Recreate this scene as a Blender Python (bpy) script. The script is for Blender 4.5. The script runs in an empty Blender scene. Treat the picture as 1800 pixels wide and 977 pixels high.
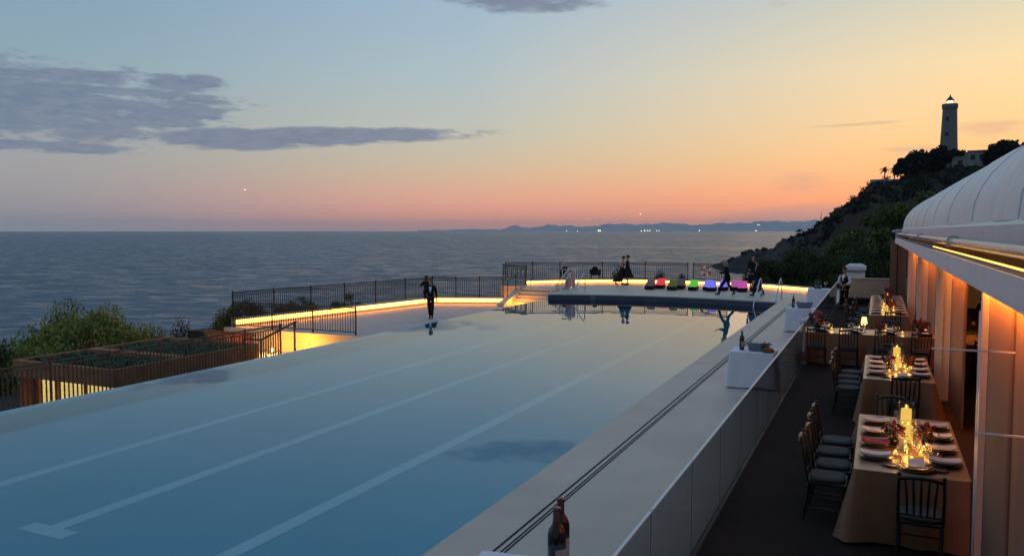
import bpy, bmesh, math, random
from mathutils import Vector, Matrix
import numpy as np
random.seed(7); np.random.seed(7)
R = math.radians
scene = bpy.context.scene
col = scene.collection

# ------------------------------------------------------------------ node expression helper
class NX:
    def __init__(s, nt, sock): s.nt, s.k = nt, sock
    def _m(s, op, *a, clamp=False):
        n = s.nt.nodes.new('ShaderNodeMath'); n.operation = op; n.use_clamp = clamp
        for i, v in enumerate((s,) + a):
            if isinstance(v, NX): s.nt.links.new(v.k, n.inputs[i])
            else: n.inputs[i].default_value = v
        return NX(s.nt, n.outputs[0])
    def __add__(s, o): return s._m('ADD', o)
    def __sub__(s, o): return s._m('SUBTRACT', o)
    def __mul__(s, o): return s._m('MULTIPLY', o)
    def __truediv__(s, o): return s._m('DIVIDE', o)
    def pw(s, o): return s._m('POWER', o)
    def mx(s, o): return s._m('MAXIMUM', o)
    def mn(s, o): return s._m('MINIMUM', o)
    def sq(s): return s._m('MULTIPLY', s)
    def ss(s, a, b, c=0.0, d=1.0, smooth=True):
        n = s.nt.nodes.new('ShaderNodeMapRange'); n.interpolation_type = 'SMOOTHSTEP' if smooth else 'LINEAR'
        n.inputs[1].default_value = a; n.inputs[2].default_value = b; n.inputs[3].default_value = c; n.inputs[4].default_value = d
        s.nt.links.new(s.k, n.inputs[0]); return NX(s.nt, n.outputs[0])
def ramp(nt, f, stops, interp='LINEAR'):
    n = nt.nodes.new('ShaderNodeValToRGB'); cr = n.color_ramp; cr.interpolation = interp
    while len(cr.elements) > 1: cr.elements.remove(cr.elements[-1])
    for i, (p, c) in enumerate(stops):
        e = cr.elements[0] if i == 0 else cr.elements.new(p)
        e.position = p; e.color = (*c, 1)
    nt.links.new(f.k, n.inputs[0]); return n.outputs[0]
def mixc(nt, f, a, b, mode='MIX'):
    n = nt.nodes.new('ShaderNodeMix'); n.data_type = 'RGBA'; n.blend_type = mode
    for i, v in ((0, f), (6, a), (7, b)):
        if isinstance(v, NX): nt.links.new(v.k, n.inputs[i])
        elif isinstance(v, bpy.types.NodeSocket): nt.links.new(v, n.inputs[i])
        elif isinstance(v, (int, float)): n.inputs[i].default_value = v
        else: n.inputs[i].default_value = (*v, 1)
    return n.outputs[2]
def comb(nt, x, y, z):
    n = nt.nodes.new('ShaderNodeCombineXYZ')
    for i, v in enumerate((x, y, z)):
        if isinstance(v, NX): nt.links.new(v.k, n.inputs[i])
        else: n.inputs[i].default_value = v
    return n.outputs[0]
def noise(nt, vec, scale, detail=3, rough=.5, dist=0.0):
    n = nt.nodes.new('ShaderNodeTexNoise'); n.inputs['Scale'].default_value = scale; n.inputs['Detail'].default_value = detail
    n.inputs['Roughness'].default_value = rough; n.inputs['Distortion'].default_value = dist
    if vec is not None: nt.links.new(vec, n.inputs['Vector'])
    return NX(nt, n.outputs[0])
def srgb(r, g, b):
    f = lambda c: (c / 255 / 12.92) if c <= 10 else ((c / 255 + .055) / 1.055) ** 2.4
    return (f(r), f(g), f(b))

# ------------------------------------------------------------------ camera, sky, exposure
H = 3.5
cam_d = bpy.data.cameras.new('camera'); cam = bpy.data.objects.new('camera', cam_d); col.objects.link(cam)
cam_d.sensor_width = 36; cam_d.lens = 28.0; cam_d.clip_start = .1; cam_d.clip_end = 90000
cam.location = (0, 0, H); cam.rotation_euler = (R(90 - 3.4132), 0, R(24.698))
scene.camera = cam
vs = scene.view_settings
vs.view_transform = 'Standard'; vs.look = 'None'; vs.gamma = 1; vs.exposure = 0.1; vs.use_curve_mapping = False

world = bpy.data.worlds.new('World'); scene.world = world; world.use_nodes = True
nt = world.node_tree; nt.nodes.clear()
tc = nt.nodes.new('ShaderNodeTexCoord'); sep = nt.nodes.new('ShaderNodeSeparateXYZ'); nt.links.new(tc.outputs['Generated'], sep.inputs[0])
X, Y, Z = (NX(nt, o) for o in sep.outputs)
u = X._m('ARCTAN2', Y) * 57.29578 + 24.7        # degrees to the right of the picture's middle direction
v = Z._m('ARCSINE') * 57.29578                  # elevation in degrees
vf = (v / 90).mx(0.0).pw(.5)                    # ramp position = sqrt(elevation/90)
def st(*a): return [((max(e, 0) / 90) ** .5, srgb(*c)) for e, c in a]
left = ramp(nt, vf, st((0, (138, 139, 152)), (1.5, (147, 144, 151)), (4, (151, 151, 154)), (7, (145, 157, 164)), (11, (131, 156, 170)), (16, (120, 148, 173)), (25, (116, 148, 176)), (40, (116, 148, 178)), (90, (112, 144, 176))))
mid = ramp(nt, vf, st((0, (202, 141, 130)), (1.0, (226, 150, 128)), (2.4, (222, 163, 138)), (4.5, (199, 177, 150)), (7, (180, 182, 170)), (10.5, (165, 180, 185)), (16, (148, 172, 192)), (25, (128, 157, 182)), (40, (118, 150, 180)), (90, (112, 144, 176))))
glow = ramp(nt, vf, st((0, (204, 144, 130)), (.8, (222, 146, 118)), (1.9, (245, 153, 101)), (3.2, (247, 171, 110)), (5.5, (244, 194, 128)), (8, (240, 204, 146)), (10.4, (235, 209, 158)), (13, (217, 204, 169)), (15.5, (199, 196, 177)), (19, (180, 190, 186)), (26, (156, 172, 180)), (40, (124, 152, 176)), (90, (112, 144, 176))))
du = (u - 33.0)
du = (du + 180)._m('MODULO', 360.0) - 180       # wrap
au = du._m('ABSOLUTE')
c1 = mixc(nt, au.ss(0, 36, smooth=False), glow, mid)
c2 = mixc(nt, au.ss(32, 67), c1, left)
# clouds, laid out in azimuth/elevation of the sky itself
cv = comb(nt, u * .085, v * .42, 0.0)
n1 = noise(nt, cv, 1.0, 6, .58, .35)
cv2 = comb(nt, u * .25, v * 1.5, 3.0)
n2 = noise(nt, cv2, 1.0, 5, .6, .2)
n3 = noise(nt, comb(nt, u * .6, v * 2.2, 7.0), 1.0, 5, .6, .3)
def ell(u0, v0, a, b, skew=0.0):
    uu = u - u0; vv = v - v0
    if skew: vv = vv - uu * skew
    return ((uu / a).sq() + (vv / b).sq()) * -1 + 1
nn = (n1 * .62 + n2 * .38 - .5)
e_big = ell(-31, 7.9, 14.0, 3.1, -.05)
e_up = ell(-22.5, 9.6, 4.2, .75, .02)
e_tail = ell(-14.0, 6.45, 13.6, .72, .035).mx(ell(-19.5, 6.1, 6.5, .95, 0))
e_low = ell(-31, 5.15, 10, .5, 0)
e_top = ell(1.0, 15.7, 6.5, 1.0, .0)
big = (e_big.mx(e_up * .8).mx(e_low * .8).mx(-1.0) * 1.05 + nn * 3.4 + (n3 - .5) * 1.7).ss(.18, .78)
tail = (e_tail.mx(-1.0) * .9 + nn * 2.0 + (n3 - .5) * 1.1).ss(.1, .6)
top = (e_top.mx(-1.0) * .95 + nn * 3.4 + (n3 - .5) * 1.2).ss(.2, .95)
dens = big.mx(tail).mx(top)
wisp_e = ell(19.5, 3.1, 3.6, 1.1, -.05).mx(ell(26.3, 5.2, 3.4, .3, .0)).mx(ell(30.5, 6.2, 3.0, .8, .05)).mx(ell(17.5, 15.2, 3.2, .8, -.1)).mx(ell(23.5, 6.9, 4.2, .16, .02)).mx(ell(-35, 12.5, 3.6, .6, 0))
wisp = (wisp_e.mx(-1.0) * .8 + nn * 3.2).ss(.25, 1.0) * .42
haze_e = ell(20, .9, 7.5, 1.1, .06)
wisp = wisp.mx((haze_e.mx(-1.0) + nn * 1.6).ss(.05, .9) * .55)
cloudc = mixc(nt, n3.ss(.3, .7), mixc(nt, u.ss(-34, 2, smooth=False), srgb(92, 111, 139), srgb(108, 117, 139)), srgb(116, 127, 147))
c3 = mixc(nt, dens * .95, c2, cloudc)
c4 = mixc(nt, wisp, c3, srgb(160, 140, 140))
below = v.ss(-.6, 0.0)
c5 = mixc(nt, below, (.05, .06, .08), c4)
sky = nt.nodes.new('ShaderNodeTexSky'); sky.sky_type = 'NISHITA'; sky.sun_disc = False
sky.sun_elevation = R(0.5); sky.sun_rotation = R(3); sky.altitude = 20
bg1 = nt.nodes.new('ShaderNodeBackground'); bg1.inputs[1].default_value = 1.07; nt.links.new(c5, bg1.inputs[0])
bg2 = nt.nodes.new('ShaderNodeBackground'); bg2.inputs[1].default_value = .02; nt.links.new(sky.outputs[0], bg2.inputs[0])
addb = nt.nodes.new('ShaderNodeAddShader'); nt.links.new(bg1.outputs[0], addb.inputs[0]); nt.links.new(bg2.outputs[0], addb.inputs[1])
wo = nt.nodes.new('ShaderNodeOutputWorld'); nt.links.new(addb.outputs[0], wo.inputs[0])
# the last afterglow of the sun that has just set: very weak, very soft
sl = bpy.data.lights.new('sun', 'SUN'); sl.energy = .06; sl.angle = R(25); sl.color = (1, .72, .5)
so = bpy.data.objects.new('sun', sl); col.objects.link(so)
so.rotation_euler = (R(84), 0, R(180 - 3))
cy = scene.cycles
cy.max_bounces = 7; cy.diffuse_bounces = 2; cy.glossy_bounces = 4; cy.transmission_bounces = 6; cy.transparent_max_bounces = 24
cy.caustics_reflective = False; cy.caustics_refractive = False; cy.sample_clamp_indirect = 4; cy.use_denoising = True
cy.use_light_tree = True

# ------------------------------------------------------------------ materials
MATS = {}
def newmat(name):
    m = bpy.data.materials.new(name); m.use_nodes = True; MATS[name] = m
    t = m.node_tree; b = t.nodes['Principled BSDF']; return m, t, b
def mat(name, c, rough=.6, vary=.25, scale=6, bump=0, bscale=40, metal=0, spec=.4, c2=None, coat=0, rvary=.0, obj=False, det=4):
    m, t, b = newmat(name)
    tcn = t.nodes.new('ShaderNodeTexCoord'); vec = tcn.outputs['Object']
    n = noise(t, vec, scale, det, .6)
    d = c2 or tuple(x * (1 - vary) for x in c); e = tuple(min(1, x * (1 + vary * .6)) for x in c) if not c2 else c
    t.links.new(ramp(t, n, [(.3, d), (.7, e)]), b.inputs['Base Color'])
    if rvary: t.links.new((n * rvary + (rough - rvary / 2)).k, b.inputs['Roughness'])
    else: b.inputs['Roughness'].default_value = rough
    b.inputs['Metallic'].default_value = metal; b.inputs['Specular IOR Level'].default_value = spec
    if coat: b.inputs['Coat Weight'].default_value = coat
    if bump:
        bn = t.nodes.new('ShaderNodeBump'); bn.inputs['Strength'].default_value = bump; bn.inputs['Distance'].default_value = .02
        t.links.new(noise(t, vec, bscale, 4).k, bn.inputs['Height']); t.links.new(bn.outputs[0], b.inputs['Normal'])
    return m
def emat(name, c, s):
    m, t, b = newmat(name); t.nodes.remove(b)
    e = t.nodes.new('ShaderNodeEmission'); e.inputs[0].default_value = (*c, 1); e.inputs[1].default_value = s
    t.links.new(e.outputs[0], t.nodes['Material Output'].inputs[0]); return m
def glassmat(name, tint, rough=0.0, ior=1.45, gain=1.0, tfac=0.0, dcol=(.5, .5, .5)):
    m, t, b = newmat(name); t.nodes.remove(b)
    lw = t.nodes.new('ShaderNodeLayerWeight'); lw.inputs[0].default_value = .5; r0 = ((ior - 1) / (ior + 1)) ** 2
    f = NX(t, lw.outputs['Facing']).pw(5.0) * (1 - r0) + r0      # same on both sides of the thin shell
    tr = t.nodes.new('ShaderNodeBsdfTransparent'); tr.inputs[0].default_value = (*tint, 1)
    g = t.nodes.new('ShaderNodeBsdfGlossy'); g.inputs['Roughness'].default_value = rough
    mx = t.nodes.new('ShaderNodeMixShader'); t.links.new((f * gain).mn(1.0).k, mx.inputs[0]); t.links.new(tr.outputs[0], mx.inputs[1]); t.links.new(g.outputs[0], mx.inputs[2])
    out = mx.outputs[0]
    if tfac:
        d = t.nodes.new('ShaderNodeBsdfDiffuse'); d.inputs[0].default_value = (*dcol, 1)
        m2 = t.nodes.new('ShaderNodeMixShader'); m2.inputs[0].default_value = tfac; t.links.new(out, m2.inputs[1]); t.links.new(d.outputs[0], m2.inputs[2]); out = m2.outputs[0]
    t.links.new(out, t.nodes['Material Output'].inputs[0]); return m

mat('deck_stone', (.57, .445, .37), .55, .2, .6, .12, 90, rvary=.2, det=8)
mat('terrace_stone', (.40, .385, .39), .5, .12, .5, .08, 60, det=8)
mat('lower_stone', (.50, .38, .34), .55, .12, .5, .08, 60, det=8)
mat('carpet', (.030, .020, .018), .95, .3, 1.2, .4, 300, spec=.1)
mat('rock', (.16, .15, .15), .9, .5, .05, .6, .6, c2=(.05, .05, .052))
mat('soil', (.05, .045, .03), .95, .4, 1.5)
mat('plaster_warm', (.55, .46, .36), .8, .08, 2)
mat('plaster_lamplit', (.52, .35, .25), .8, .08, 2)  # beige plaster with the warm lamplight put into its colour
mat('plaster_white', (.62, .58, .55), .75, .06, 2)
mat('pool_wall', (.055, .06, .09), .35, .15, 3)
mat('kerb_stone', (.42, .37, .30), .7, .1, 4)
mat('dark_iron', (.012, .011, .011), .5, .3, 20, spec=.4)
mat('rust_iron', (.13, .065, .04), .6, .4, 14)
mat('steel', (.55, .55, .56), .22, .1, 10, metal=1)
mat('white_metal', (.6, .58, .6), .4, .06, 8)
mat('corten', (.34, .13, .06), .85, .4, 2.5, .2, 20)
mat('roof_green', (.04, .12, .07), .9, .6, 3, .8, 25)
mat('black_wood', (.012, .011, .012), .35, .3, 12, spec=.5)
mat('seat_fabric', (.05, .055, .055), .85, .12, 30, .1, 200)
mat('cloth_white', (.80, .77, .84), .85, .04, 3, .05, 60)
mat('cloth_blush', (.235, .118, .064), .34, .06, 3, .06, 120)
mat('plate_dark', (.06, .035, .035), .3, .2, 20)
mat('plate_rim', (.5, .4, .36), .3, .1, 20)
mat('napkin', (.68, .55, .52), .8, .08, 12)
mat('napkin_red', (.30, .04, .05), .8, .08, 12)
mat('petal_red', (.22, .02, .03), .7, .5, 20)
mat('petal_pink', (.45, .12, .14), .7, .4, 20)
mat('leaf_dark', (.03, .05, .02), .7, .4, 12)
mat('candle_wax', (.8, .7, .5), .5, .05, 8)
mat('bottle_glass', (.008, .012, .014), .08, .2, 6, spec=.6)
mat('bottle_label', (.45, .32, .25), .6, .2, 18)
mat('foil_red', (.10, .02, .02), .35, .2, 30, spec=.6)
mat('zinc', (.34, .33, .35), .42, .15, 6, metal=.6)
mat('bread', (.28, .11, .05), .8, .3, 20)
mat('skin', (.42, .24, .18), .6, .1, 12)
mat('black_cloth', (.011, .010, .012), .85, .3, 10, spec=.2)
mat('shirt_white', (.7, .68, .7), .8, .05, 20)
mat('apron', (.42, .24, .14), .8, .1, 12)
mat('hair_dark', (.012, .009, .008), .6, .3, 40)
mat('hair_blond', (.36, .25, .16), .6, .3, 40)
mat('hair_grey', (.10, .09, .085), .7, .3, 40)
mat('tent_board', (.66, .60, .62), .5, .05, 3)
mat('valance', (.90, .80, .66), .7, .05, 6)
mat('panel_blush', (.215, .125, .08), .75, .06, 1.5)
mat('panel_seam', (.05, .025, .018), .8, .2, 8)
mat('bark', (.05, .035, .025), .95, .4, 8)
mat('tower_stone', (.15, .145, .145), .9, .12, .6, .2, 1.2)
mat('house_wall', (.28, .25, .24), .9, .15, .3)
mat('lounger_base', (.012, .012, .014), .8, .2, 20, spec=.2)
mat('buoy_red', (.55, .05, .04), .5, .1, 8)
mat('buoy_white', (.75, .72, .7), .5, .05, 8)
mat('board_pink', (.42, .31, .31), .7, .06, 5)
mat('grout', (.035, .034, .036), .9, .2, 8)
mat('depth_tile', (.16, .17, .22), .4, .2, 60)
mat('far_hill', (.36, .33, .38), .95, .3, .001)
mat('pool_lane', (.88, 1.0, 1.0), .7, .06, 1)
mat('pool_floor', (.17, .58, .67), .7, .10, .35, det=5)
def foliage(name, a, b, sc=.9):
    m, t, bs = newmat(name)
    g = t.nodes.new('ShaderNodeNewGeometry'); tcn = t.nodes.new('ShaderNodeTexCoord')
    n = noise(t, tcn.outputs['Object'], sc, 3)
    f = NX(t, g.outputs['Random Per Island']) * .55 + n.ss(.3, .7) * .45
    t.links.new(ramp(t, f, [(.1, a), (.9, b)]), bs.inputs['Base Color']); bs.inputs['Roughness'].default_value = .8; bs.inputs['Specular IOR Level'].default_value = .15
    return m
foliage('leaf_bush', (.09, .11, .028), (.36, .34, .085))
foliage('leaf_hedge', (.014, .022, .008), (.075, .085, .03))
foliage('leaf_pine', (.026, .04, .012), (.15, .17, .045), .35)
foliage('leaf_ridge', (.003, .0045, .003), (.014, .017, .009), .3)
foliage('leaf_scrub', (.05, .06, .015), (.19, .17, .055))
foliage('leaf_rust', (.10, .035, .012), (.26, .10, .03))
foliage('leaf_plume', (.08, .045, .05), (.2, .11, .11))
emat('led_warm', (1.0, .36, .05), 11)
emat('led_eave', (1.0, .3, .03), 4.0)
emat('led_gutter', (1.0, .46, .09), 3.0)
emat('flame', (1.0, .55, .09), 5)
emat('candle_glow', (1.0, .62, .12), .9)
emat('shade_glow', (1.0, .78, .25), 1.7)
emat('lantern_light', (1.0, .85, .48), 2.2)
emat('spot_light', (1.0, .68, .18), 30)
emat('far_light', (1.0, .86, .6), 3.0)
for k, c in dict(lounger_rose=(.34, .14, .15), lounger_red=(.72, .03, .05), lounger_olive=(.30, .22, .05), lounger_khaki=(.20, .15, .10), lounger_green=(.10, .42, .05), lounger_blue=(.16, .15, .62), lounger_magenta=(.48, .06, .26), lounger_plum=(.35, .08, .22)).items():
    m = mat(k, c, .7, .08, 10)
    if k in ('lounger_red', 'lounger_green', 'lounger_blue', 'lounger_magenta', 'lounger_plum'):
        b = m.node_tree.nodes['Principled BSDF']; b.inputs['Emission Color'].default_value = (*c, 1); b.inputs['Emission Strength'].default_value = .75  # brighter cushions get a glow of their own, above the ambient light
glassmat('glass_pane', (.74, .74, .75), 0, 1.42, 1.0, .01, (.5, .5, .5))
glassmat('glass_edge', (.9, .9, .9), .1, 1.5, 1, .85, (.88, .84, .78))  # mostly pale diffuse: the sky's reflection on the edge is put into the colour
glassmat('glass_screen', (.97, .97, .97), 0, 1.1, .5)
glassmat('glass_ware', (.985, .98, .97), 0.05, 1.45, 1.0, .03, (.8, .8, .8))
glassmat('glass_lantern', (.96, .94, .9), 0.0, 1.3, 1.2)
# water of the pool: clear film over a painted floor, mirror at grazing angles
m, t, b = newmat('pool_water'); t.nodes.remove(b)
f = t.nodes.new('ShaderNodeFresnel'); f.inputs[0].default_value = 1.33
tr = t.nodes.new('ShaderNodeBsdfTransparent')
# water absorbs along the path: Beer-Lambert, longer path at a flatter ray
lw = t.nodes.new('ShaderNodeLayerWeight'); lw.inputs[0].default_value = .5
cosv = (NX(t, lw.outputs['Facing']) * -1 + 1).mx(.06)
ab = [NX(t, (cosv.pw(-1.0) * -k)._m('EXPONENT').k) for k in (.20, .085, .06)]
t.links.new(comb(t, *ab), tr.inputs[0])
g = t.nodes.new('ShaderNodeBsdfGlossy'); g.inputs['Roughness'].default_value = 0.0; g.inputs[0].default_value = (.93, .95, .96, 1)
bn = t.nodes.new('ShaderNodeBump'); bn.inputs['Strength'].default_value = .035; bn.inputs['Distance'].default_value = .05
tcn = t.nodes.new('ShaderNodeTexCoord'); t.links.new(noise(t, tcn.outputs['Object'], .9, 2, .4).k, bn.inputs['Height'])
for nd in (f, g): t.links.new(bn.outputs[0], nd.inputs['Normal'])
mx = t.nodes.new('ShaderNodeMixShader'); t.links.new(f.outputs[0], mx.inputs[0]); t.links.new(tr.outputs[0], mx.inputs[1]); t.links.new(g.outputs[0], mx.inputs[2])
t.links.new(mx.outputs[0], t.nodes['Material Output'].inputs[0])
# the sea
m, t, b = newmat('sea_water')   # open water, choppy at every scale
tcn = t.nodes.new('ShaderNodeTexCoord'); mp = t.nodes.new('ShaderNodeMapping'); t.links.new(tcn.outputs['Object'], mp.inputs[0])
mp.inputs['Rotation'].default_value = (0, 0, R(-24)); mp.inputs['Scale'].default_value = (.55, 1.0, 1)
w1 = noise(t, mp.outputs[0], .16, 6, .62, .6); w2 = noise(t, mp.outputs[0], .035, 4, .6, .4)
bn = t.nodes.new('ShaderNodeBump'); bn.inputs['Distance'].default_value = 7.0
mp2 = t.nodes.new('ShaderNodeMapping'); t.links.new(tcn.outputs['Object'], mp2.inputs[0]); mp2.inputs['Rotation'].default_value = (0, 0, R(-24)); mp2.inputs['Scale'].default_value = (.15, 1, 1)
w3 = noise(t, mp2.outputs[0], .004, 5, .6)
t.links.new(w3.ss(.35, .68, .6, 1.0).k, bn.inputs['Strength'])
t.links.new((w1 * .75 + w2 * 1.1).k, bn.inputs['Height']); t.links.new(bn.outputs[0], b.inputs['Normal'])
t.links.new(ramp(t, w1, [(.38, (.026, .055, .085)), (.6, (.055, .10, .145))]), b.inputs['Base Color']); b.inputs['Base Color'].default_value = (.035, .072, .108, 1); t.links.new((w1.ss(.36, .62, .22, .48) - w3.ss(.52, .74, 0, .2)).k, b.inputs['Roughness']); b.inputs['IOR'].default_value = 1.33; b.inputs['Specular IOR Level'].default_value = .5
# roof membrane: dull white with faint grime
m, t, b = newmat('membrane')
tcn = t.nodes.new('ShaderNodeTexCoord'); n = noise(t, tcn.outputs['Object'], .7, 5, .6, .5)
t.links.new(ramp(t, n, [(.25, (.62, .58, .59)), (.75, (.76, .72, .73))]), b.inputs['Base Color']); b.inputs['Roughness'].default_value = .55
bn = t.nodes.new('ShaderNodeBump'); bn.inputs['Distance'].default_value = .12; bn.inputs['Strength'].default_value = .5; t.links.new(noise(t, tcn.outputs['Object'], .9, 3, .55, .8).k, bn.inputs['Height']); t.links.new(bn.outputs[0], b.inputs['Normal'])
# glazed bar front, lit from inside
m, t, b = newmat('lit_window'); t.nodes.remove(b)
tcn = t.nodes.new('ShaderNodeTexCoord'); br = t.nodes.new('ShaderNodeTexBrick'); mp = t.nodes.new('ShaderNodeMapping'); t.links.new(tcn.outputs['Object'], mp.inputs[0]); mp.inputs['Rotation'].default_value = (R(90), 0, 0)
t.links.new(mp.outputs[0], br.inputs[0]); br.inputs['Scale'].default_value = 3.0; br.inputs['Mortar Size'].default_value = .012; br.inputs['Brick Width'].default_value = .10; br.inputs['Row Height'].default_value = .42
br.inputs['Color1'].default_value = (1, .75, .28, 1); br.inputs['Color2'].default_value = (.8, .55, .16, 1); br.inputs['Mortar'].default_value = (.4, .26, .06, 1)
e = t.nodes.new('ShaderNodeEmission'); e.inputs[1].default_value = .85
t.links.new(br.outputs[0], e.inputs[0]); t.links.new(e.outputs[0], t.nodes['Material Output'].inputs[0])
# hillside
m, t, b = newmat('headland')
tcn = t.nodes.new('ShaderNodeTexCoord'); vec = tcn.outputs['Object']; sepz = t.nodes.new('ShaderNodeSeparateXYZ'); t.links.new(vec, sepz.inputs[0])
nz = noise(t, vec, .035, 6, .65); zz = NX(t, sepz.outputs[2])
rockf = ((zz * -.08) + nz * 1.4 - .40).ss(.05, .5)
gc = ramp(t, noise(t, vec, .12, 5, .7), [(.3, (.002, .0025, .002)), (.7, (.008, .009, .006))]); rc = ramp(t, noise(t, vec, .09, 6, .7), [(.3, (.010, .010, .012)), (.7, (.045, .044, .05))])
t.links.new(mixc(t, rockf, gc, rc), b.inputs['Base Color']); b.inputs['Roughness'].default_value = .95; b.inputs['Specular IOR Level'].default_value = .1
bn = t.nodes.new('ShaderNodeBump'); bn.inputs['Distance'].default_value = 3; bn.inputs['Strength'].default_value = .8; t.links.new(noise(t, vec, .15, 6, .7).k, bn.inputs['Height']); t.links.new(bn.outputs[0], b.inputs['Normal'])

# ------------------------------------------------------------------ geometry helpers
class MB:
    def __init__(s): s.v, s.f, s.sm = [], [], []
    def add(s, vs_, fs, smooth=False):
        o = len(s.v); s.v += [tuple(p) for p in vs_]; s.f += [tuple(i + o for i in f) for f in fs]; s.sm += [smooth] * len(fs); return s
    def box(s, x0, x1, y0, y1, z0, z1):
        P = [(x, y, z) for z in (z0, z1) for y in (y0, y1) for x in (x0, x1)]
        return s.add(P, [(0, 2, 3, 1), (4, 5, 7, 6), (0, 1, 5, 4), (1, 3, 7, 5), (3, 2, 6, 7), (2, 0, 4, 6)])
    def bar(s, a, b, w, h=None, n=4, upv=(0, 0, 1)):
        a, b = Vector(a), Vector(b); d = (b - a)
        if d.length < 1e-6: return s
        d.normalize(); upv = Vector(upv)
        if abs(d.dot(upv)) > .98: upv = Vector((0, 1, 0))
        sx = d.cross(upv).normalized(); sy = sx.cross(d).normalized(); h = h or w
        P = [c + sx * (i * w / 2) + sy * (j * h / 2) for c in (a, b) for i, j in ((-1, -1), (1, -1), (1, 1), (-1, 1))]
        return s.add(P, [(3, 2, 1, 0), (4, 5, 6, 7), (0, 1, 5, 4), (1, 2, 6, 5), (2, 3, 7, 6), (3, 0, 4, 7)])
    def tube(s, pts, r, n=8, cap=True):
        pts = [Vector(p) for p in pts]; rs = r if isinstance(r, (list, tuple)) else [r] * len(pts)
        P, F = [], []; ref = None
        for i, p in enumerate(pts):
            d = (pts[min(i + 1, len(pts) - 1)] - pts[max(i - 1, 0)]).normalized()
            if ref is None: ref = Vector((0, 0, 1)) if abs(d.z) < .9 else Vector((1, 0, 0))
            sx = d.cross(ref).normalized(); sy = sx.cross(d).normalized(); ref = sy
            P += [p + (sx * math.cos(2 * math.pi * k / n) + sy * math.sin(2 * math.pi * k / n)) * rs[i] for k in range(n)]
        for i in range(len(pts) - 1):
            for k in range(n):
                k2 = (k + 1) % n; F.append((i * n + k, i * n + k2, (i + 1) * n + k2, (i + 1) * n + k))
        s.add(P, F, True)
        if cap:
            s.add(P[:n], [tuple(range(n))[::-1]]); s.add(P[-n:], [tuple(range(n))])
        return s
    def lathe(s, prof, n=16, c=(0, 0, 0), sx=1, sy=1, cap=False, smooth=True):
        P, F = [], []
        for r, z in prof:
            P += [(c[0] + r * sx * math.cos(2 * math.pi * k / n), c[1] + r * sy * math.sin(2 * math.pi * k / n), c[2] + z) for k in range(n)]
        for i in range(len(prof) - 1):
            for k in range(n):
                k2 = (k + 1) % n; F.append((i * n + k, i * n + k2, (i + 1) * n + k2, (i + 1) * n + k))
        s.add(P, F, smooth)
        if cap: s.add(P[:n], [tuple(range(n))[::-1]]); s.add(P[-n:], [tuple(range(n))])
        return s
    def prism(s, poly, z0, z1):
        n = len(poly); z1f = z1 if callable(z1) else (lambda x, y: z1)
        P = [(x, y, z0) for x, y in poly] + [(x, y, z1f(x, y)) for x, y in poly]
        F = [tuple(range(n))[::-1], tuple(range(n, 2 * n))] + [(i, (i + 1) % n, n + (i + 1) % n, n + i) for i in range(n)]
        return s.add(P, F)
    def ball(s, c, r, n=8, m=6, sz=1.0):
        prof = [(max(1e-4, r * math.sin(math.pi * i / m)), -r * sz * math.cos(math.pi * i / m)) for i in range(m + 1)]
        return s.lathe(prof, n, c)
    def ring(s, c, Rr, r, axis='z', n=20, k=6):
        pts = []
        for i in range(n + 1):
            a = 2 * math.pi * i / n; ca, sa = Rr * math.cos(a), Rr * math.sin(a)
            pts.append({'z': (c[0] + ca, c[1] + sa, c[2]), 'y': (c[0] + ca, c[1], c[2] + sa), 'x': (c[0], c[1] + ca, c[2] + sa)}[axis])
        return s.tube(pts, r, k, False)
    def mesh(s, name):
        me = bpy.data.meshes.new(name); me.from_pydata(s.v, [], s.f); me.polygons.foreach_set('use_smooth', s.sm); me.update(); return me
    def build(s, name, m, parent=None, world=False, bevel=0, fix=False):
        if world and parent is not None:
            L = parent.location; a = -parent.rotation_euler.z; ca, sa = math.cos(a), math.sin(a)
            s.v = [((x - L.x) * ca - (y - L.y) * sa, (x - L.x) * sa + (y - L.y) * ca, z - L.z) for x, y, z in s.v]
        me = s.mesh(name); me.materials.append(MATS[m])
        bm = bmesh.new(); bm.from_mesh(me)
        if fix: bmesh.ops.recalc_face_normals(bm, faces=bm.faces)
        big = [f for f in bm.faces if len(f.verts) > 4]
        if big: bmesh.ops.triangulate(bm, faces=big)
        bm.to_mesh(me); bm.free()
        o = bpy.data.objects.new(name, me); col.objects.link(o)
        if parent is not None: o.parent = parent
        if bevel:
            bv = o.modifiers.new('bevel', 'BEVEL'); bv.width = bevel; bv.segments = 2; bv.limit_method = 'ANGLE'
        return o
def tag(o, label=None, cat=None, group=None, kind=None):
    if label: o['label'] = label
    if cat: o['category'] = cat
    if group: o['group'] = group
    if kind: o['kind'] = kind
    return o
def thing(name, loc, label, cat, group=None, rz=0):
    o = bpy.data.objects.new(name, None); o.empty_display_size = .1; col.objects.link(o); o.location = loc; o.rotation_euler = (0, 0, rz)
    return tag(o, label, cat, group)
def struct(name, mb, m, **k): return tag(mb.build(name, m, **k), kind='structure')
def copy_tree(o, loc, rz=0, label=None, group=None, sc=None):
    def rec(a, par):
        c = a.copy(); col.objects.link(c)
        if par is not None: c.parent = par
        for ch in list(a.children): rec(ch, c)
        return c
    c = rec(o, None); c.location = loc; c.rotation_euler = (0, 0, rz)
    if sc: c.scale = sc if isinstance(sc, tuple) else (sc,) * 3
    if label: c['label'] = label
    if group: c['group'] = group
    return c
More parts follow.
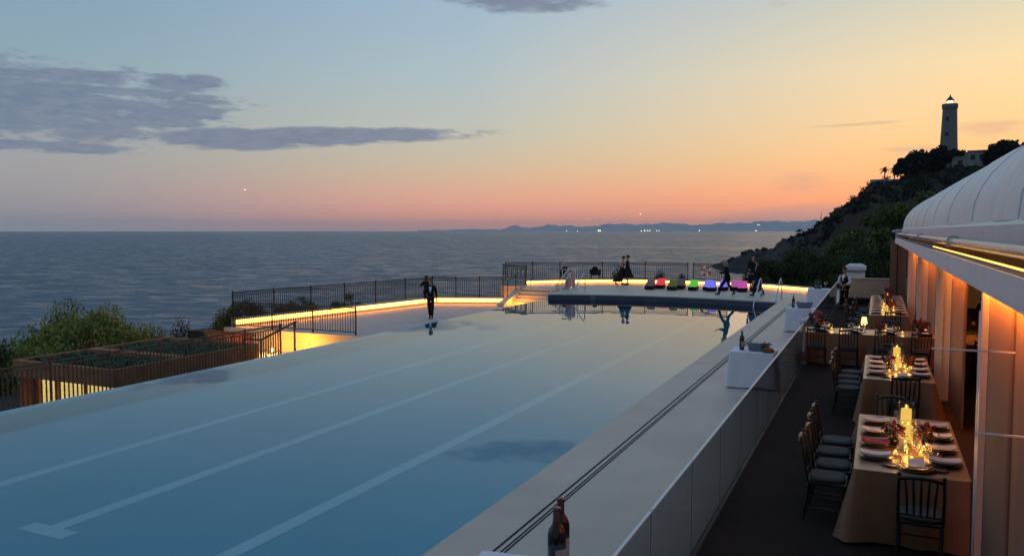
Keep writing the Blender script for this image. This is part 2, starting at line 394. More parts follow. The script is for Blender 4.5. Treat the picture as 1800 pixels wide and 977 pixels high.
class Proto:          # first use moves the source, later uses copy it
    def __init__(s, o): s.o, s.used = o, False
    def put(s, loc, rz=0, label=None, group=None, sc=None):
        if s.used: return copy_tree(s.o, loc, rz, label, group, sc)
        s.used = True; s.o.location = loc; s.o.rotation_euler = (0, 0, rz)
        if sc: s.o.scale = sc if isinstance(sc, tuple) else (sc,) * 3
        if label: s.o['label'] = label
        if group: s.o['group'] = group
        return s.o
ORD = ['first', 'second', 'third', 'fourth', 'fifth', 'sixth', 'seventh', 'eighth', 'ninth', 'tenth', 'eleventh', 'twelfth']
def leaves(centers, n, size, spread, up=.3, aspect=.55, sizevar=.5):
    # n leaf faces per clump centre; centre = (x, y, z, radius)
    c = np.asarray(centers, float); k = len(c); tot = k * n
    base = np.repeat(c, n, 0)
    d = np.random.normal(size=(tot, 3)); d /= np.linalg.norm(d, axis=1)[:, None]
    r = np.random.rand(tot, 1) ** .55
    p = base[:, :3] + d * r * base[:, 3:4] * np.asarray(spread)
    a = np.random.normal(size=(tot, 3)) + np.array([0, 0, up]); a /= np.linalg.norm(a, axis=1)[:, None]
    b = np.cross(a, np.random.normal(size=(tot, 3))); b /= np.linalg.norm(b, axis=1)[:, None] + 1e-9
    s = size * (1 - sizevar / 2 + sizevar * np.random.rand(tot, 1))
    q = np.stack([p - a * s * .5, p + b * s * aspect * .5, p + a * s * .5, p - b * s * aspect * .5], 1).reshape(-1, 3)
    m = MB(); m.v = [tuple(x) for x in q.tolist()]; m.f = [(4 * i, 4 * i + 1, 4 * i + 2, 4 * i + 3) for i in range(tot)]; m.sm = [False] * tot
    return m

D = .28                                  # level of the pool deck above the water
# ------------------------------------------------------------------ sea, land, coast
s_ = MB(); s_.add([(15500 * math.cos(a), 15500 * math.sin(a), -15) for a in np.linspace(0, 2 * math.pi, 96, endpoint=False)], [tuple(range(96))])
struct('sea', s_, 'sea_water')
# the cliff top the hotel stands on
def land_z(x, y):
    dx = max(-30.5 - x, x - 60, 0); lim = 50 if x < -9 else 66
    dy = max(-20 - y, y - lim, 0); d = math.hypot(dx, dy)
    z = -2.6 - 1.1 * d
    if x < -24.5: z += .5 * math.sin(x * .7 + y * .4) * .3
    if x > -9 and y > 46: z = max(z, -.2 - .45 * d)
    return max(z, -17)
g_ = MB(); xs = np.linspace(-50, 62, 80); ys = np.linspace(-22, 92, 82)
g_.v = [(x, y, land_z(x, y)) for y in ys for x in xs]
g_.f = [(j * 80 + i, j * 80 + i + 1, (j + 1) * 80 + i + 1, (j + 1) * 80 + i) for j in range(81) for i in range(79)]
# drop the squares that would rise into the pool basin or under the floor slabs
g_.sm = [True] * len(g_.f)
struct('ground', g_, 'soil')

F_ = 1400.0
def az_dir(px):
    a = R(24.698) - math.atan((px - 900) / F_); return Vector((-math.sin(a), math.cos(a), 0)), math.cos(math.atan((px - 900) / F_))
def rise(py, r, ca): return H + (405 - py) * r * ca / F_
prof = [(1180, 480, 430), (1240, 472, 430), (1258, 464, 430), (1280, 454, 430), (1310, 445, 430), (1340, 437, 430), (1370, 426, 425), (1395, 416, 420), (1410, 409, 418), (1440, 393, 415), (1460, 379, 412), (1490, 353, 410), (1512, 338, 410), (1528, 325, 410), (1550, 318, 412), (1600, 306, 420), (1640, 294, 425), (1700, 287, 425), (1740, 279, 420), (1800, 268, 410), (1900, 250, 400), (2100, 215, 380), (2500, 180, 350)]
def hl(px):
    P = [p[0] for p in prof]; return np.interp(px, P, [p[1] for p in prof]), np.interp(px, P, [p[2] for p in prof])
def head_z(px, r, noisy=True):
    ry, rr = hl(px); dv, ca = az_dir(px); zr = rise(ry, rr, ca)
    t0 = float(np.interp(px, [1300, 1400, 1500], [345, 250, 66])); z0 = float(np.interp(px, [1380, 1470], [-17, -1.0]))
    if r < rr:
        t = max(0, (r - t0) / (rr - t0)); e = float(np.interp(px, [1400, 1520], [.75, 1.35])); z = z0 + (zr - z0) * t ** e
    else: z = zr - (r - rr) * .5
    if noisy:
        w = max(0, 1 - abs(r - rr) / 140)
        z += (math.sin(px * .21 + r * .05) + math.sin(px * .083 - r * .031) * 1.2 + math.sin(px * .53) * .5) * (.25 + .5 * w) * (1 if px > 1270 else .2)
    return max(z, -18)
h_ = MB(); pxs = list(range(1180, 1830, 5)) + list(range(1830, 2500, 30)); rs = list(np.linspace(62, 400, 40)) + list(np.linspace(403, 440, 16)) + [455, 480, 520, 580]
for px in pxs:
    dv, ca = az_dir(px)
    h_.v += [tuple(dv * r + Vector((0, 0, head_z(px, r)))) for r in rs]
nr = len(rs)
h_.f = [(i * nr + j, i * nr + j + 1, (i + 1) * nr + j + 1, (i + 1) * nr + j) for i in range(len(pxs) - 1) for j in range(nr - 1)]; h_.sm = [True] * len(h_.f)
struct('headland', h_, 'headland')
# far coast, hills across the bay
def coast(name, r, pts, wig):
    c_ = MB(); X0 = np.arange(pts[0][0], pts[-1][0] + .1, 3.0); nn_ = 0; depth = [-1500, -900, 0, 900, 2500]
    for px in X0:
        py = np.interp(px, [p[0] for p in pts], [p[1] for p in pts]); dv, ca = az_dir(px)
        hgt = max(0, rise(py, r, ca) + 15 + (math.sin(px * .19) + math.sin(px * .47 + 1) * .6 + math.sin(px * .071) * 1.1) * wig)
        for k, dd in enumerate(depth): c_.v.append(tuple(dv * (r + dd) + Vector((0, 0, -40 + (hgt + 25) * (0, .5, 1, .7, 0)[k]))))
    n_ = len(depth)
    c_.f = [(i * n_ + j, i * n_ + j + 1, (i + 1) * n_ + j + 1, (i + 1) * n_ + j) for i in range(len(X0) - 1) for j in range(n_ - 1)]; c_.sm = [True] * len(c_.f)
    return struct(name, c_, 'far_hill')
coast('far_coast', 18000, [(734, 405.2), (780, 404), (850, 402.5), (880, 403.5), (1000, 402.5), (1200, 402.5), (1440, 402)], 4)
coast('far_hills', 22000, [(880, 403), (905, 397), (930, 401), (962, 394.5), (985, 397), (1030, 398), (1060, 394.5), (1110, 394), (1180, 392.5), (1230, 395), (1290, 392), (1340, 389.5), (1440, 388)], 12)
for i, (px, py, r, sz) in enumerate([(996, 406, 14000, 8), (1015, 406.2, 14000, 6), (1052, 405.5, 14000, 13), (1055, 405.6, 14000, 11), (1127, 406, 14000, 9), (1133, 405.4, 14000, 11), (1138, 405.4, 14000, 9), (1142, 405.5, 14000, 8), (1154, 405.6, 14000, 7), (1158, 405.6, 14000, 7), (1229, 405.2, 14000, 9), (1331, 395.3, 14000, 7), (1334, 395.3, 14000, 6), (1328, 405.5, 14000, 9)]):
    dv, ca = az_dir(px); o_ = MB(); o_.ball((0, 0, 0), sz, 8, 6); p = dv * r; p.z = max(rise(py, r, ca), -13)
    o = o_.build('shore_light', 'far_light'); o.location = p
    tag(o, 'tiny warm light among the lights on the far shore under the sunset', 'light', 'lights along the far shore')
for lab, px, py, r, sz in (('tiny bright point of light low in the pinkish sky above the open sea', 433, 334, 9000, 5), ('tiny bright point of light low in the orange sky above the far hills', 1125, 376.5, 9000, 4.5)):
    dv, ca = az_dir(px); o_ = MB(); o_.ball((0, 0, 0), sz, 8, 6); o = o_.build('aircraft_light', 'far_light'); p = dv * r; p.z = rise(py, r, ca); o.location = p; tag(o, lab, 'light')

# ------------------------------------------------------------------ pool, decks
wall_arc = [(-15.2, 37.45), (-13.6, 37.95), (-12, 38.3), (-10.4, 38.5), (-8.8, 38.48), (-7.2, 38.3), (-5.6, 37.95), (-4.05, 37.5)]
kerb_arc = [(-18.9, 43.2), (-17.4, 44.9), (-15.2, 46.3), (-12.8, 47.1), (-10.3, 47.3), (-8.0, 46.9), (-5.6, 45.9), (-3.2, 44.1)]
PF = -.35       # floor depth as it reads through the water
p_ = MB(); p_.add([(-15.1, -6, PF), (-4.0, -6, PF), (-4.0, 37.6, PF)] + [(x, y + .1, PF) for x, y in wall_arc[::-1]][1:], [tuple(range(3 + len(wall_arc) - 1))])
basin = struct('pool_basin', p_, 'pool_floor')
for k, (x0, x1, y0) in enumerate(((-7.05, -6.81, -5), (-9.74, -9.50, 6.75), (-12.16, -11.92, -5))):
    l_ = MB(); l_.add([(x0, y0, PF + .004), (x1, y0, PF + .004), (x1, 36, PF + .004), (x0, 36, PF + .004)], [(0, 1, 2, 3)])
    if y0 > 0: l_.add([(x0 - .30, y0 - .26, PF + .004), (x1 + .30, y0 - .26, PF + .004), (x1 + .30, y0, PF + .004), (x0 - .30, y0, PF + .004)], [(0, 1, 2, 3)])
    l_.build('lane_line', 'pool_lane', basin)
l_ = MB(); l_.box(-15.42, -15.1, -6, 37.4, -1.6, -.015); l_.build('overflow_wall', 'pool_floor', basin)
l_ = MB(); l_.box(-15.42, -3.9, -6.3, -6.0, -1.6, .2); l_.build('end_wall', 'pool_floor', basin)
w_ = MB(); n = len(wall_arc)
w_.add([(-15.38, -6, 0), (-4.06, -6, 0)] + [(x, y - .01, 0) for x, y in wall_arc[::-1]] + [(-15.38, 37.4, 0)], [tuple(range(3 + n))])
struct('pool_water', w_, 'pool_water')
# stone deck along the pool and the raised terrace at its end: one paved level
poly = [(-4.05, -6), (-1.6, -6), (-1.6, 39.2), (-2.4, 41), (-3.0, 43.9)] + [(x, y + .1) for x, y in kerb_arc[::-1]] + [(-19.0, 42.6), (-18.1, 41.05), (-15.55, 41.05), (-15.2, 37.45)] + wall_arc[1:]
d_ = MB(); d_.prism(poly, -2.8, D); struct('pool_deck', d_, 'deck_stone', fix=True)
fw_ = MB()   # dark wall face at the end of the pool
for (xa, ya), (xb, yb) in zip(wall_arc[:-1], wall_arc[1:]):
    fw_.add([(xa, ya - .03, -1), (xb, yb - .03, -1), (xb, yb - .03, D - .05), (xa, ya - .03, D - .05)], [(0, 1, 2, 3)])
fw_.add([(-15.2, 37.42, D - .05), *[(x, y - .03, D - .05) for x, y in wall_arc[1:]], *[(x, y + .02, D - .05) for x, y in wall_arc[::-1]]], [tuple(range(2 * len(wall_arc)))])
fwo = struct('pool_end_wall', fw_, 'pool_wall')
dm = MB()
for z in (.03, .13): dm.box(-13.12, -12.86, 37.98, 38.02, z, z + .07)
dm.build('depth_mark', 'depth_tile', fwo)
j_ = MB()
for x in (-3.46, -3.38, -3.34): j_.box(x, x + (.022 if x > -3.45 else .03), -6, 37.0, D + .001, D + .004)
struct('drain_slot', j_, 'grout')
c_ = MB(); c_.box(-1.596, 14, -6, 38.4, -2.8, D); c_.box(1.43, 14, 38.401, 44, -2.8, D); struct('dining_floor', c_, 'carpet')
c_ = MB(); c_.box(-2.2, 1.42, 38.41, 60, -2.8, D - .05); struct('back_yard', c_, 'lower_stone')
hw = MB(); hw.box(-9, 14, -2.9, -2.5, -2.6, 9.5); hw.box(-9, 14, -2.5, .35, H - 1.75, H - 1.55)
hw.box(-1.5, -.68, .36, 3.08, 1.2, 1.318); hw.box(-1.4, -.8, .36, 2.6, -2.6, 1.199)
struct('hotel_building', hw, 'plaster_white')      # the house front and balcony the picture is taken from
# lower deck on the sea side
lp = [(-15.5, 25.2), (-24.7, 25.2), (-22.55, 38.4), (-18.9, 39.75), (-18.9, 41.0), (-15.5, 41.0)]
d_ = MB(); d_.prism(lp, -2.8, -.55); struct('lower_deck', d_, 'lower_stone', fix=True)
d_ = MB(); d_.prism([(-15.45, 2), (-18.2, 2), (-18.2, 20.6), (-24.7, 21.4), (-24.7, 25.05), (-15.45, 25.05)], -2.8, -1.35); struct('lower_path', d_, 'lower_stone', fix=True)
d_ = MB(); d_.prism([(-24.8, 25.2), (-27, 25.2), (-24.5, 41), (-18.9, 42.5), (-18.9, 39.9), (-22.6, 38.6)], -2.6, -.80); struct('shelf', d_, 'soil', fix=True)
# upper kerb and lower kerb with light strips under their copings
def offset(pts, d):
    out = []
    for i in range(len(pts)):
        a = Vector(pts[max(i - 1, 0)]); b = Vector(pts[min(i + 1, len(pts) - 1)]); t_ = (b - a).normalized(); nn_ = Vector((-t_.y, t_.x)); out.append((pts[i][0] + nn_.x * d, pts[i][1] + nn_.y * d))
    return out
def kerb(label, pts, z0, h, th, side):
    t_ = thing('lit_kerb', (*pts[len(pts) // 2], z0), label, 'low wall'); o1 = offset(pts, side * th)
    b_ = MB()
    for i in range(len(pts) - 1): b_.prism([pts[i], pts[i + 1], o1[i + 1], o1[i]], z0 - .4, z0 + h - .06)
    b_.build('wall', 'kerb_stone', t_, world=True, fix=True)
    o0 = offset(pts, -side * .07); c_ = MB()
    for i in range(len(pts) - 1): c_.prism([o0[i], o0[i + 1], o1[i + 1], o1[i]], z0 + h - .058, z0 + h)
    c_.build('coping', 'kerb_stone', t_, world=True, fix=True)
    q = offset(pts, -side * .025); l_ = MB(); lh = h * .48
    for i in range(len(pts) - 1): l_.bar((*q[i], z0 + h - .065 - lh / 2), (*q[i + 1], z0 + h - .065 - lh / 2), .03, lh)
    l_.build('light_strip', 'led_warm', t_, world=True)
    return t_
kerb('curved low stone kerb with a glowing light strip behind the coloured lounge seats', kerb_arc, D, .27, .3, 1)
lk = [(-24.45, 25.4), (-22.32, 38.15), (-18.75, 39.55)]
lkd = [lk[0]] + [(lk[0][0] + (lk[1][0] - lk[0][0]) * t, lk[0][1] + (lk[1][1] - lk[0][1]) * t) for t in (.33, .66)] + lk[1:]
kerb('angled low stone kerb with a glowing light strip round the lower deck', lkd, -.55, .36, .3, 1)

# ------------------------------------------------------------------ iron fences
def fence(label, pts, z0, z1, mt='dark_iron', step=2.1, bal=.115, group=None, posts=True, orn=True, br=.011):
    mid_ = pts[len(pts) // 2]; t_ = thing('iron_fence', (*mid_, z0), label, 'fence', group)
    P = [Vector(p) for p in pts]; nodes = [P[0]]
    for a, b in zip(P[:-1], P[1:]):
        k = max(1, round((b - a).length / step)); nodes += [a + (b - a) * (i + 1) / k for i in range(k)]
    for a, b in zip(nodes[:-1], nodes[1:]):
        m = MB(); L = (b - a).length; d = (b - a).normalized()
        for z, w in ((z1 - .02, .04), (z1 - .15, .022), (z0 + .09, .03)): m.bar((*a, z), (*b, z), .03, w)
        k = max(2, int(L / bal))
        for i in range(1, k):
            p = a + d * (L * i / k); m.bar((*p, z0 + .09), (*p, z1 - .14), br * 2)
        if orn:
            for i in range(k):
                p = a + d * (L * (i + .5) / k); q = L / k * .42
                p0 = p - d * q; p1 = p + d * q; zc = z1 - .085
                m.bar((*p0, zc), (*p, zc + .05), .012); m.bar((*p, zc + .05), (*p1, zc), .012); m.bar((*p1, zc), (*p, zc - .05), .012); m.bar((*p, zc - .05), (*p0, zc), .012)
        m.build('railing', mt, t_, world=True)
    for p in nodes if posts else []:
        m = MB(); m.bar((*p, z0 - .1), (*p, z1 + .02), .05); m.lathe([(.001, .06), (.03, .03), (.001, 0)], 6, (*p, z1 + .01)); m.build('post', mt, t_, world=True)
    return t_
fk = offset(kerb_arc, .17)
fence('black iron fence curving round the upper terrace behind the embracing pair', [(-20.75, 44.2)] + fk[1:5], .53, 1.55)
fence('short black iron fence section carrying the red lifebuoy', [(-9.95, 47.42), (-7.9, 47.03)], .53, 1.55, step=1.4)
fence('short side panel of black iron fence above the orange stair pier', [(-20.9, 44.15), (-18.65, 42.5)], .1, 1.42, bal=.16)
lf = offset(lkd, .17)
fence('long black iron fence along the sea side of the lower deck', lf[:4], -.2, .92, step=2.2)
fence('black iron fence at the far end of the lower deck beside the stair pier', [lf[3], lf[4]], -.2, .92, step=1.3)
fence('black iron fence on the edge of the lower deck over the orange wall', [(-24.5, 25.32), (-18.3, 25.32)], -.53, .53, step=2.1)
fence('rust brown iron fence along the overflow edge of the pool', [(-20.0, 5.0), (-20.0, 23.0)], -1.2, .03, 'rust_iron', 1.72, .125, br=.015)
# ornamental bracing of a descending stair behind it
t_ = thing('stair_handrail', (-21.2, 22.4, -1.35), 'dark sloping handrail of the steps in front of the orange wall', 'handrail')
m = MB(); m.tube([(-21.0, 22.2, -.45), (-20.2, 22.2, -.45), (-18.9, 22.6, .25)], .04, 6); m.build('rail', 'rust_iron', t_, world=True)
for p in ((-21.0, 22.2, -.45), (-20.2, 22.2, -.45), (-19.0, 22.6, .18)): m = MB(); m.bar((p[0], p[1], -1.35), p, .05); m.build('post', 'rust_iron', t_, world=True)
# retaining wall under the lower deck, lit by two ground spots
t_ = thing('retaining_wall', (-20, 25.18, -1.35), 'cream retaining wall under the lower deck glowing orange from ground spots', 'wall')
m = MB(); m.box(-24.7, -15.5, 25.06, 25.195, -2.0, -.68); m.build('wall', 'plaster_warm', t_, world=True)
m = MB(); m.box(-24.7, -15.5, 24.98, 25.196, -.675, -.53); m.build('coping', 'plaster_warm', t_, world=True)
m = MB(); m.box(-20.9, -20.35, 25.03, 25.07, -1.34, -.9); m.build('hatch', 'plaster_warm', t_, world=True)
for i, (px_, x, y) in enumerate(((522, -21.6, 24.35), (557, -20.3, 24.55))):
    t_ = thing('ground_spot', (x, y, -1.35), ('left' if i == 0 else 'right') + ' one of two bright ground spots at the foot of the orange wall', 'spotlight', 'ground spots under the lower deck')
    m = MB(); m.lathe([(.05, 0), (.06, .03), (.05, .1)], 10, cap=True); m.build('housing', 'steel', t_)
    m = MB(); m.ball((0, 0, .15), .055, 10, 8); m.build('lens', 'spot_light', t_)
    l = bpy.data.lights.new('spot_glow', 'POINT'); l.energy = 110; l.color = (1, .42, .032); l.shadow_soft_size = .06; lo = bpy.data.objects.new('spot_glow', l); col.objects.link(lo); lo.location = (.15, -.35, .4); lo.parent = t_
# stair from the lower deck up to the terrace, with pier
t_ = thing('stone_stair', (-17.0, 39.4, -.55), 'pale stone stair rising from lower deck to terrace between sloping walls', 'stair')
for k in range(5):
    m = MB(); m.box(-18.05, -15.75, 39.3 + .34 * k, 41.03, -.55 + .166 * k + (.001 if k else 0), -.55 + .166 * (k + 1)); m.build('step', 'plaster_warm', t_, world=True)
for x0, x1 in ((-18.45, -18.05), (-15.75, -15.45)):
    m = MB(); m.add([(x0, 38.2, -.55), (x1, 38.2, -.55), (x0, 41.1, -.55), (x1, 41.1, -.55), (x0, 38.2, -.42), (x1, 38.2, -.42), (x0, 41.1, .36), (x1, 41.1, .36)], [(0, 2, 3, 1), (4, 5, 7, 6), (0, 1, 5, 4), (1, 3, 7, 5), (3, 2, 6, 7), (2, 0, 4, 6)]); m.build('side_wall', 'plaster_warm', t_, world=True)
l = bpy.data.lights.new('stair_light', 'POINT'); l.energy = 62; l.color = (1, .34, .025); l.shadow_soft_size = .12; lo = bpy.data.objects.new('stair_light', l); col.objects.link(lo); lo.location = (-17.6 + 17.0, 38.9 - 39.4, .35); lo.parent = t_
t_ = thing('stair_pier', (-18.8, 40.6, -.55), 'stubby stepped plaster pier lit orange at the foot of the stone stair', 'pier')
m = MB(); m.box(-19.35, -18.2, 40.6, 41.0, -.55, .30); m.build('shaft', 'plaster_warm', t_, world=True)
m = MB(); m.box(-19.40, -18.15, 40.55, 41.05, .302, .37); m.build('cap', 'plaster_warm', t_, world=True)
l = bpy.data.lights.new('pier_light', 'POINT'); l.energy = 16; l.color = (1, .33, .025); l.shadow_soft_size = .1; lo = bpy.data.objects.new('pier_light', l); col.objects.link(lo); lo.location = (0, -.6, .15); lo.parent = t_
t_ = thing('stair_railing', (-18.3, 39.3, -.4), 'thin black sloping railing on the sea side of the stone stair', 'handrail')
m = MB(); m.tube([(-18.3, 39.2, .72), (-18.3, 41.3, 1.32), (-18.3, 42.4, 1.32)], .025, 6); m.build('rail', 'dark_iron', t_, world=True)
for y, za, zb in ((39.2, -.3, .72), (40.3, 0, 1.03), (41.3, .3, 1.32), (42.4, .28, 1.32)): m = MB(); m.bar((-18.3, y, za), (-18.3, y, zb), .03); m.build('post', 'dark_iron', t_, world=True)
t_ = thing('stair_railing', (-15.55, 38.6, -.3), 'pale metal sloping railing with dark infill between stair and pool', 'handrail')
m = MB(); m.tube([(-15.5, 38.0, .1), (-15.5, 39.2, .55), (-15.5, 41.2, 1.36), (-15.5, 42.2, 1.36)], .028, 6); m.build('rail', 'white_metal', t_, world=True)
for y, za, zb in ((38.0, -.4, .1), (39.2, -.2, .55), (41.2, .28, 1.36), (42.2, .28, 1.36)): m = MB(); m.bar((-15.5, y, za), (-15.5, y, zb), .04); m.build('post', 'white_metal', t_, world=True)
m = MB()
for k in range(1, 12):
    y = 39.2 + k * .17; m.bar((-15.5, y, -.2 + (y - 39.2) * .25), (-15.5, y, .55 + (y - 39.2) * .405), .014)
m.build('infill', 'dark_iron', t_, world=True)
# pool ladders
def ladder(label, x0, x1, y, lean):
    t_ = thing('pool_ladder', ((x0 + x1) / 2, y, D), label, 'pool ladder', 'steel pool ladders')
    for x in (x0, x1):
        m = MB(); m.tube([(x - .25 * lean, y - .55, -.5), (x - .22 * lean, y - .5, .05), (x - .03, y + .72, 1.18), (x, y + .85, 1.25), (x + .03, y + .92, 1.12), (x + .05, y + .95, D)], .03, 8); m.build('rail', 'steel', t_, world=True)
        m = MB(); m.lathe([(.07, 0), (.06, .03), (.03, .035)], 10, (x + .05, y + .95, D + .001)); m.build('foot_flange', 'steel', t_, world=True)
    for z in (-.15, -.4):
        m = MB(); m.box(x0 - .25 * lean, x1 - .25 * lean, y - .6, y - .48, z, z + .03); m.build('tread', 'steel', t_, world=True)
ladder('tall steel pool ladder at the far left corner of the pool', -14.75, -14.0, 38.6, 1.0)
ladder('tall steel pool ladder at the far right corner beside the stone deck', -5.0, -4.1, 38.1, .6)
# framed panel standing by the ladder
t_ = thing('framed_panel', (-15.35, 41.0, D), 'pinkish panel in a white metal frame standing by the far left ladder', 'panel', rz=.3)
m = MB()
for a, b in (((-.42, 0, 0), (-.42, 0, 1.08)), ((.42, 0, 0), (.42, 0, 1.08)), ((-.42, 0, 1.08), (.42, 0, 1.08)), ((-.42, 0, .05), (.42, 0, .05)), ((-.42, -.35, 0), (-.42, 0, .9)), ((.42, -.35, 0), (.42, 0, .9))): m.bar(a, b, .035)
m.build('frame', 'white_metal', t_)
m = MB(); m.box(-.26, .26, -.02, .02, .1, .98); m.build('board', 'board_pink', t_, bevel=.01)
# lifebuoy
t_ = thing('lifebuoy', (-9.15, 47.15, 1.12), 'red and white lifebuoy hanging on the short fence section', 'lifebuoy')
for k in range(8):
    m = MB(); pts = [(.24 * math.cos(a), 0, .24 * math.sin(a)) for a in np.linspace(k * math.pi / 4, (k + 1) * math.pi / 4, 6)]; m.tube(pts, .065, 8); m.build('band', 'buoy_red' if k % 2 else 'buoy_white', t_)

# ------------------------------------------------------------------ pavilion below the pool
t_ = thing('bar_pavilion', (-22.8, 19.0, -2.6), 'rust coloured pavilion with a planted roof and glowing glazed front below the pool', 'pavilion')
m = MB(); m.box(-24.8, -20.9, 17.0, 17.06, -2.58, -1.17); m.build('window', 'lit_window', t_, world=True)
for x in (-24.82, -23.9, -22.6, -20.9):
    m = MB(); m.box(x, x + .06, 16.9, 16.998, -2.58, -1.17); m.build('mullion', 'corten', t_, world=True)
m = MB(); m.box(-20.75, -20.6, 16.5, 22.2, -2.7, -1.16); m.box(-25.1, -20.6, 22.2, 22.3, -2.7, -1.16); m.box(-25.1, -24.95, 16.5, 22.2, -2.7, -1.16); m.build('wall', 'corten', t_, world=True)
m = MB(); m.box(-25.1, -20.5, 16.3, 16.45, -1.158, -.63); m.box(-20.65, -20.5, 16.452, 22.4, -1.158, -.63); m.box(-25.1, -24.95, 16.452, 22.4, -1.158, -.63); m.box(-24.948, -20.652, 22.25, 22.4, -1.158, -.63); m.build('fascia', 'corten', t_, world=True)
m = MB(); m.box(-24.95, -20.65, 16.45, 22.25, -1.12, -.84); m.build('roof', 'corten', t_, world=True)
m = MB(); m.box(-24.94, -20.66, 18.8, 19.15, -.838, -.60); m.build('beam', 'corten', t_, world=True)
for y0, y1 in ((16.6, 18.7), (19.25, 22.15)):
    cs = [(x + random.uniform(-.1, .1), y, -.78, .24) for x in np.arange(-24.8, -20.7, .28) for y in np.arange(y0 + .1, y1, .28)]
    m = leaves(cs, 10, .2, (1, 1, .55)); m.build('roof_planting', 'roof_green', t_, world=True)
t_ = thing('slatted_screen', (-22.2, 22.9, -1.35), 'rust coloured slatted screen glowing orange beside the planted pavilion roof', 'screen')
m = MB()
for k in range(24): m.box(-23.6 + k * .1, -23.54 + k * .1, 22.85, 22.9, -2.6, -.32)
m.build('slat_panel', 'corten', t_, world=True)
for z in (-1.9, -.45): m = MB(); m.box(-23.7, -21.1, 22.902, 22.95, z, z + .07); m.build('cross_rail', 'corten', t_, world=True)
l = bpy.data.lights.new('screen_glow', 'POINT'); l.energy = 16; l.color = (1, .33, .06); l.shadow_soft_size = .08; lo = bpy.data.objects.new('screen_glow', l); col.objects.link(lo); lo.location = (.7, -.4, .35); lo.parent = t_

# ------------------------------------------------------------------ plants
def shrub(name, loc, rx, ry, hz, n, size, mt, label, cat='shrub', group=None, clumps=60, stems=5, asp=.4):
    t_ = thing(name, loc, label, cat, group)
    cs = []
    for k in range(clumps):
        a = random.uniform(0, 2 * math.pi); r = math.sqrt(random.random()); z = (1 - r ** 2.2) * hz * random.uniform(.55, 1.05)
        cs.append((rx * r * math.cos(a), ry * r * math.sin(a), max(.1, z * random.uniform(.5, 1)), .16 * hz + .14 * min(rx, ry) * random.uniform(.5, 1)))
    leaves(cs, n, size, (1, 1, 1.15), up=1.8, aspect=asp).build('foliage', mt, t_)
    m = MB()
    for k in range(stems):
        a = random.uniform(0, 6.28); m.tube([(0, 0, -.2), (rx * .3 * math.cos(a), ry * .3 * math.sin(a), hz * .4), (rx * .5 * math.cos(a), ry * .5 * math.sin(a), hz * .75)], [.05, .035, .01], 5)
    m.build('stem', 'bark', t_); return t_
shrub('large_bush', (-29.1, 22.0, -2.6), 4.5, 2.8, 2.75, 520, .16, 'leaf_bush', 'large rounded feathery green bush beyond the planted pavilion roof at left', clumps=150, stems=9)
shrub('bush', (-31.4, 18.9, -2.9), 2.2, 1.8, 2.2, 260, .17, 'leaf_scrub', 'lower yellowish scrub at the left foot of the large rounded bush', clumps=50)
shrub('bush', (-26.9, 25.2, -2.6), 1.1, 1.1, 1.2, 200, .15, 'leaf_scrub', 'olive bush at the right foot of the large rounded bush', clumps=50)
shrub('dry_shrub', (-26.3, 19.8, -2.5), .4, .4, 2.6, 120, .13, 'leaf_rust', 'reddish dry shrub in front of the large rounded bush', clumps=14, stems=3)
shrub('plume_shrub', (-28.8, 26.5, -3.2), .38, .35, 2.7, 120, .13, 'leaf_plume', 'purplish wispy shrub standing alone against the sea left of the long fence', clumps=16, stems=3)
for i, (x, y, hz, lab) in enumerate([(-25.6, 27.0, 1.45, 'low grassy hedge behind the near end of the long deck fence'), (-25.1, 30.0, 1.3, 'low grassy hedge behind the middle of the long deck fence'), (-24.5, 33.2, 1.15, 'low grassy hedge behind the deck fence toward its far end'), (-26.6, 27.1, 1.1, 'tufted bush at the near corner of the long deck fence')]):
    shrub('hedge', (x, y, -.95 if i < 3 else -2.6), .85 if i < 3 else .8, 1.9 if i < 3 else .9, hz * (1 if i < 3 else 1.7), 150, .12, 'leaf_scrub', lab, 'hedge', 'hedges on the sea side of the lower deck' if i < 3 else None, clumps=50)
# dark hedge and bushes behind the upper terrace
for i, (x, y, r, hz) in enumerate([(-6.0, 49.6, 1.3, 2.1), (-4.4, 49.8, 1.5, 2.3), (-2.6, 49.2, 1.6, 2.45), (-.9, 50.0, 1.7, 2.4), (.9, 48.6, 1.6, 2.3), (-4.6, 54.5, 2.1, 3.1), (-1.2, 55, 2.2, 3.0), (2.4, 53.5, 2.2, 3.1)]):
    row = 'front' if i < 5 else 'back'
    shrub('hedge_bush', (x, y, -.2), r, 1.3, hz, 170, .17, 'leaf_hedge', f'dark hedge bush behind the upper terrace, {ORD[i if i < 5 else i - 5]} from the left in the {row} row', 'bush', 'dark hedge bushes behind the upper terrace', clumps=60, stems=4)
for i, (x, y) in enumerate([(-14.9, 48.2), (-12.2, 48.6), (-10.9, 48.8)]):
    shrub('clipped_shrub', (x, y, -.3), .42, .4, (1.62, 1.4, 1.15)[i], 110, .09, 'leaf_hedge', f"small dark shrub just outside the curved fence, {('leftmost and tallest', 'middle', 'rightmost and lowest')[i]} of three", 'shrub', 'small shrubs outside the curved fence', clumps=16, stems=2)
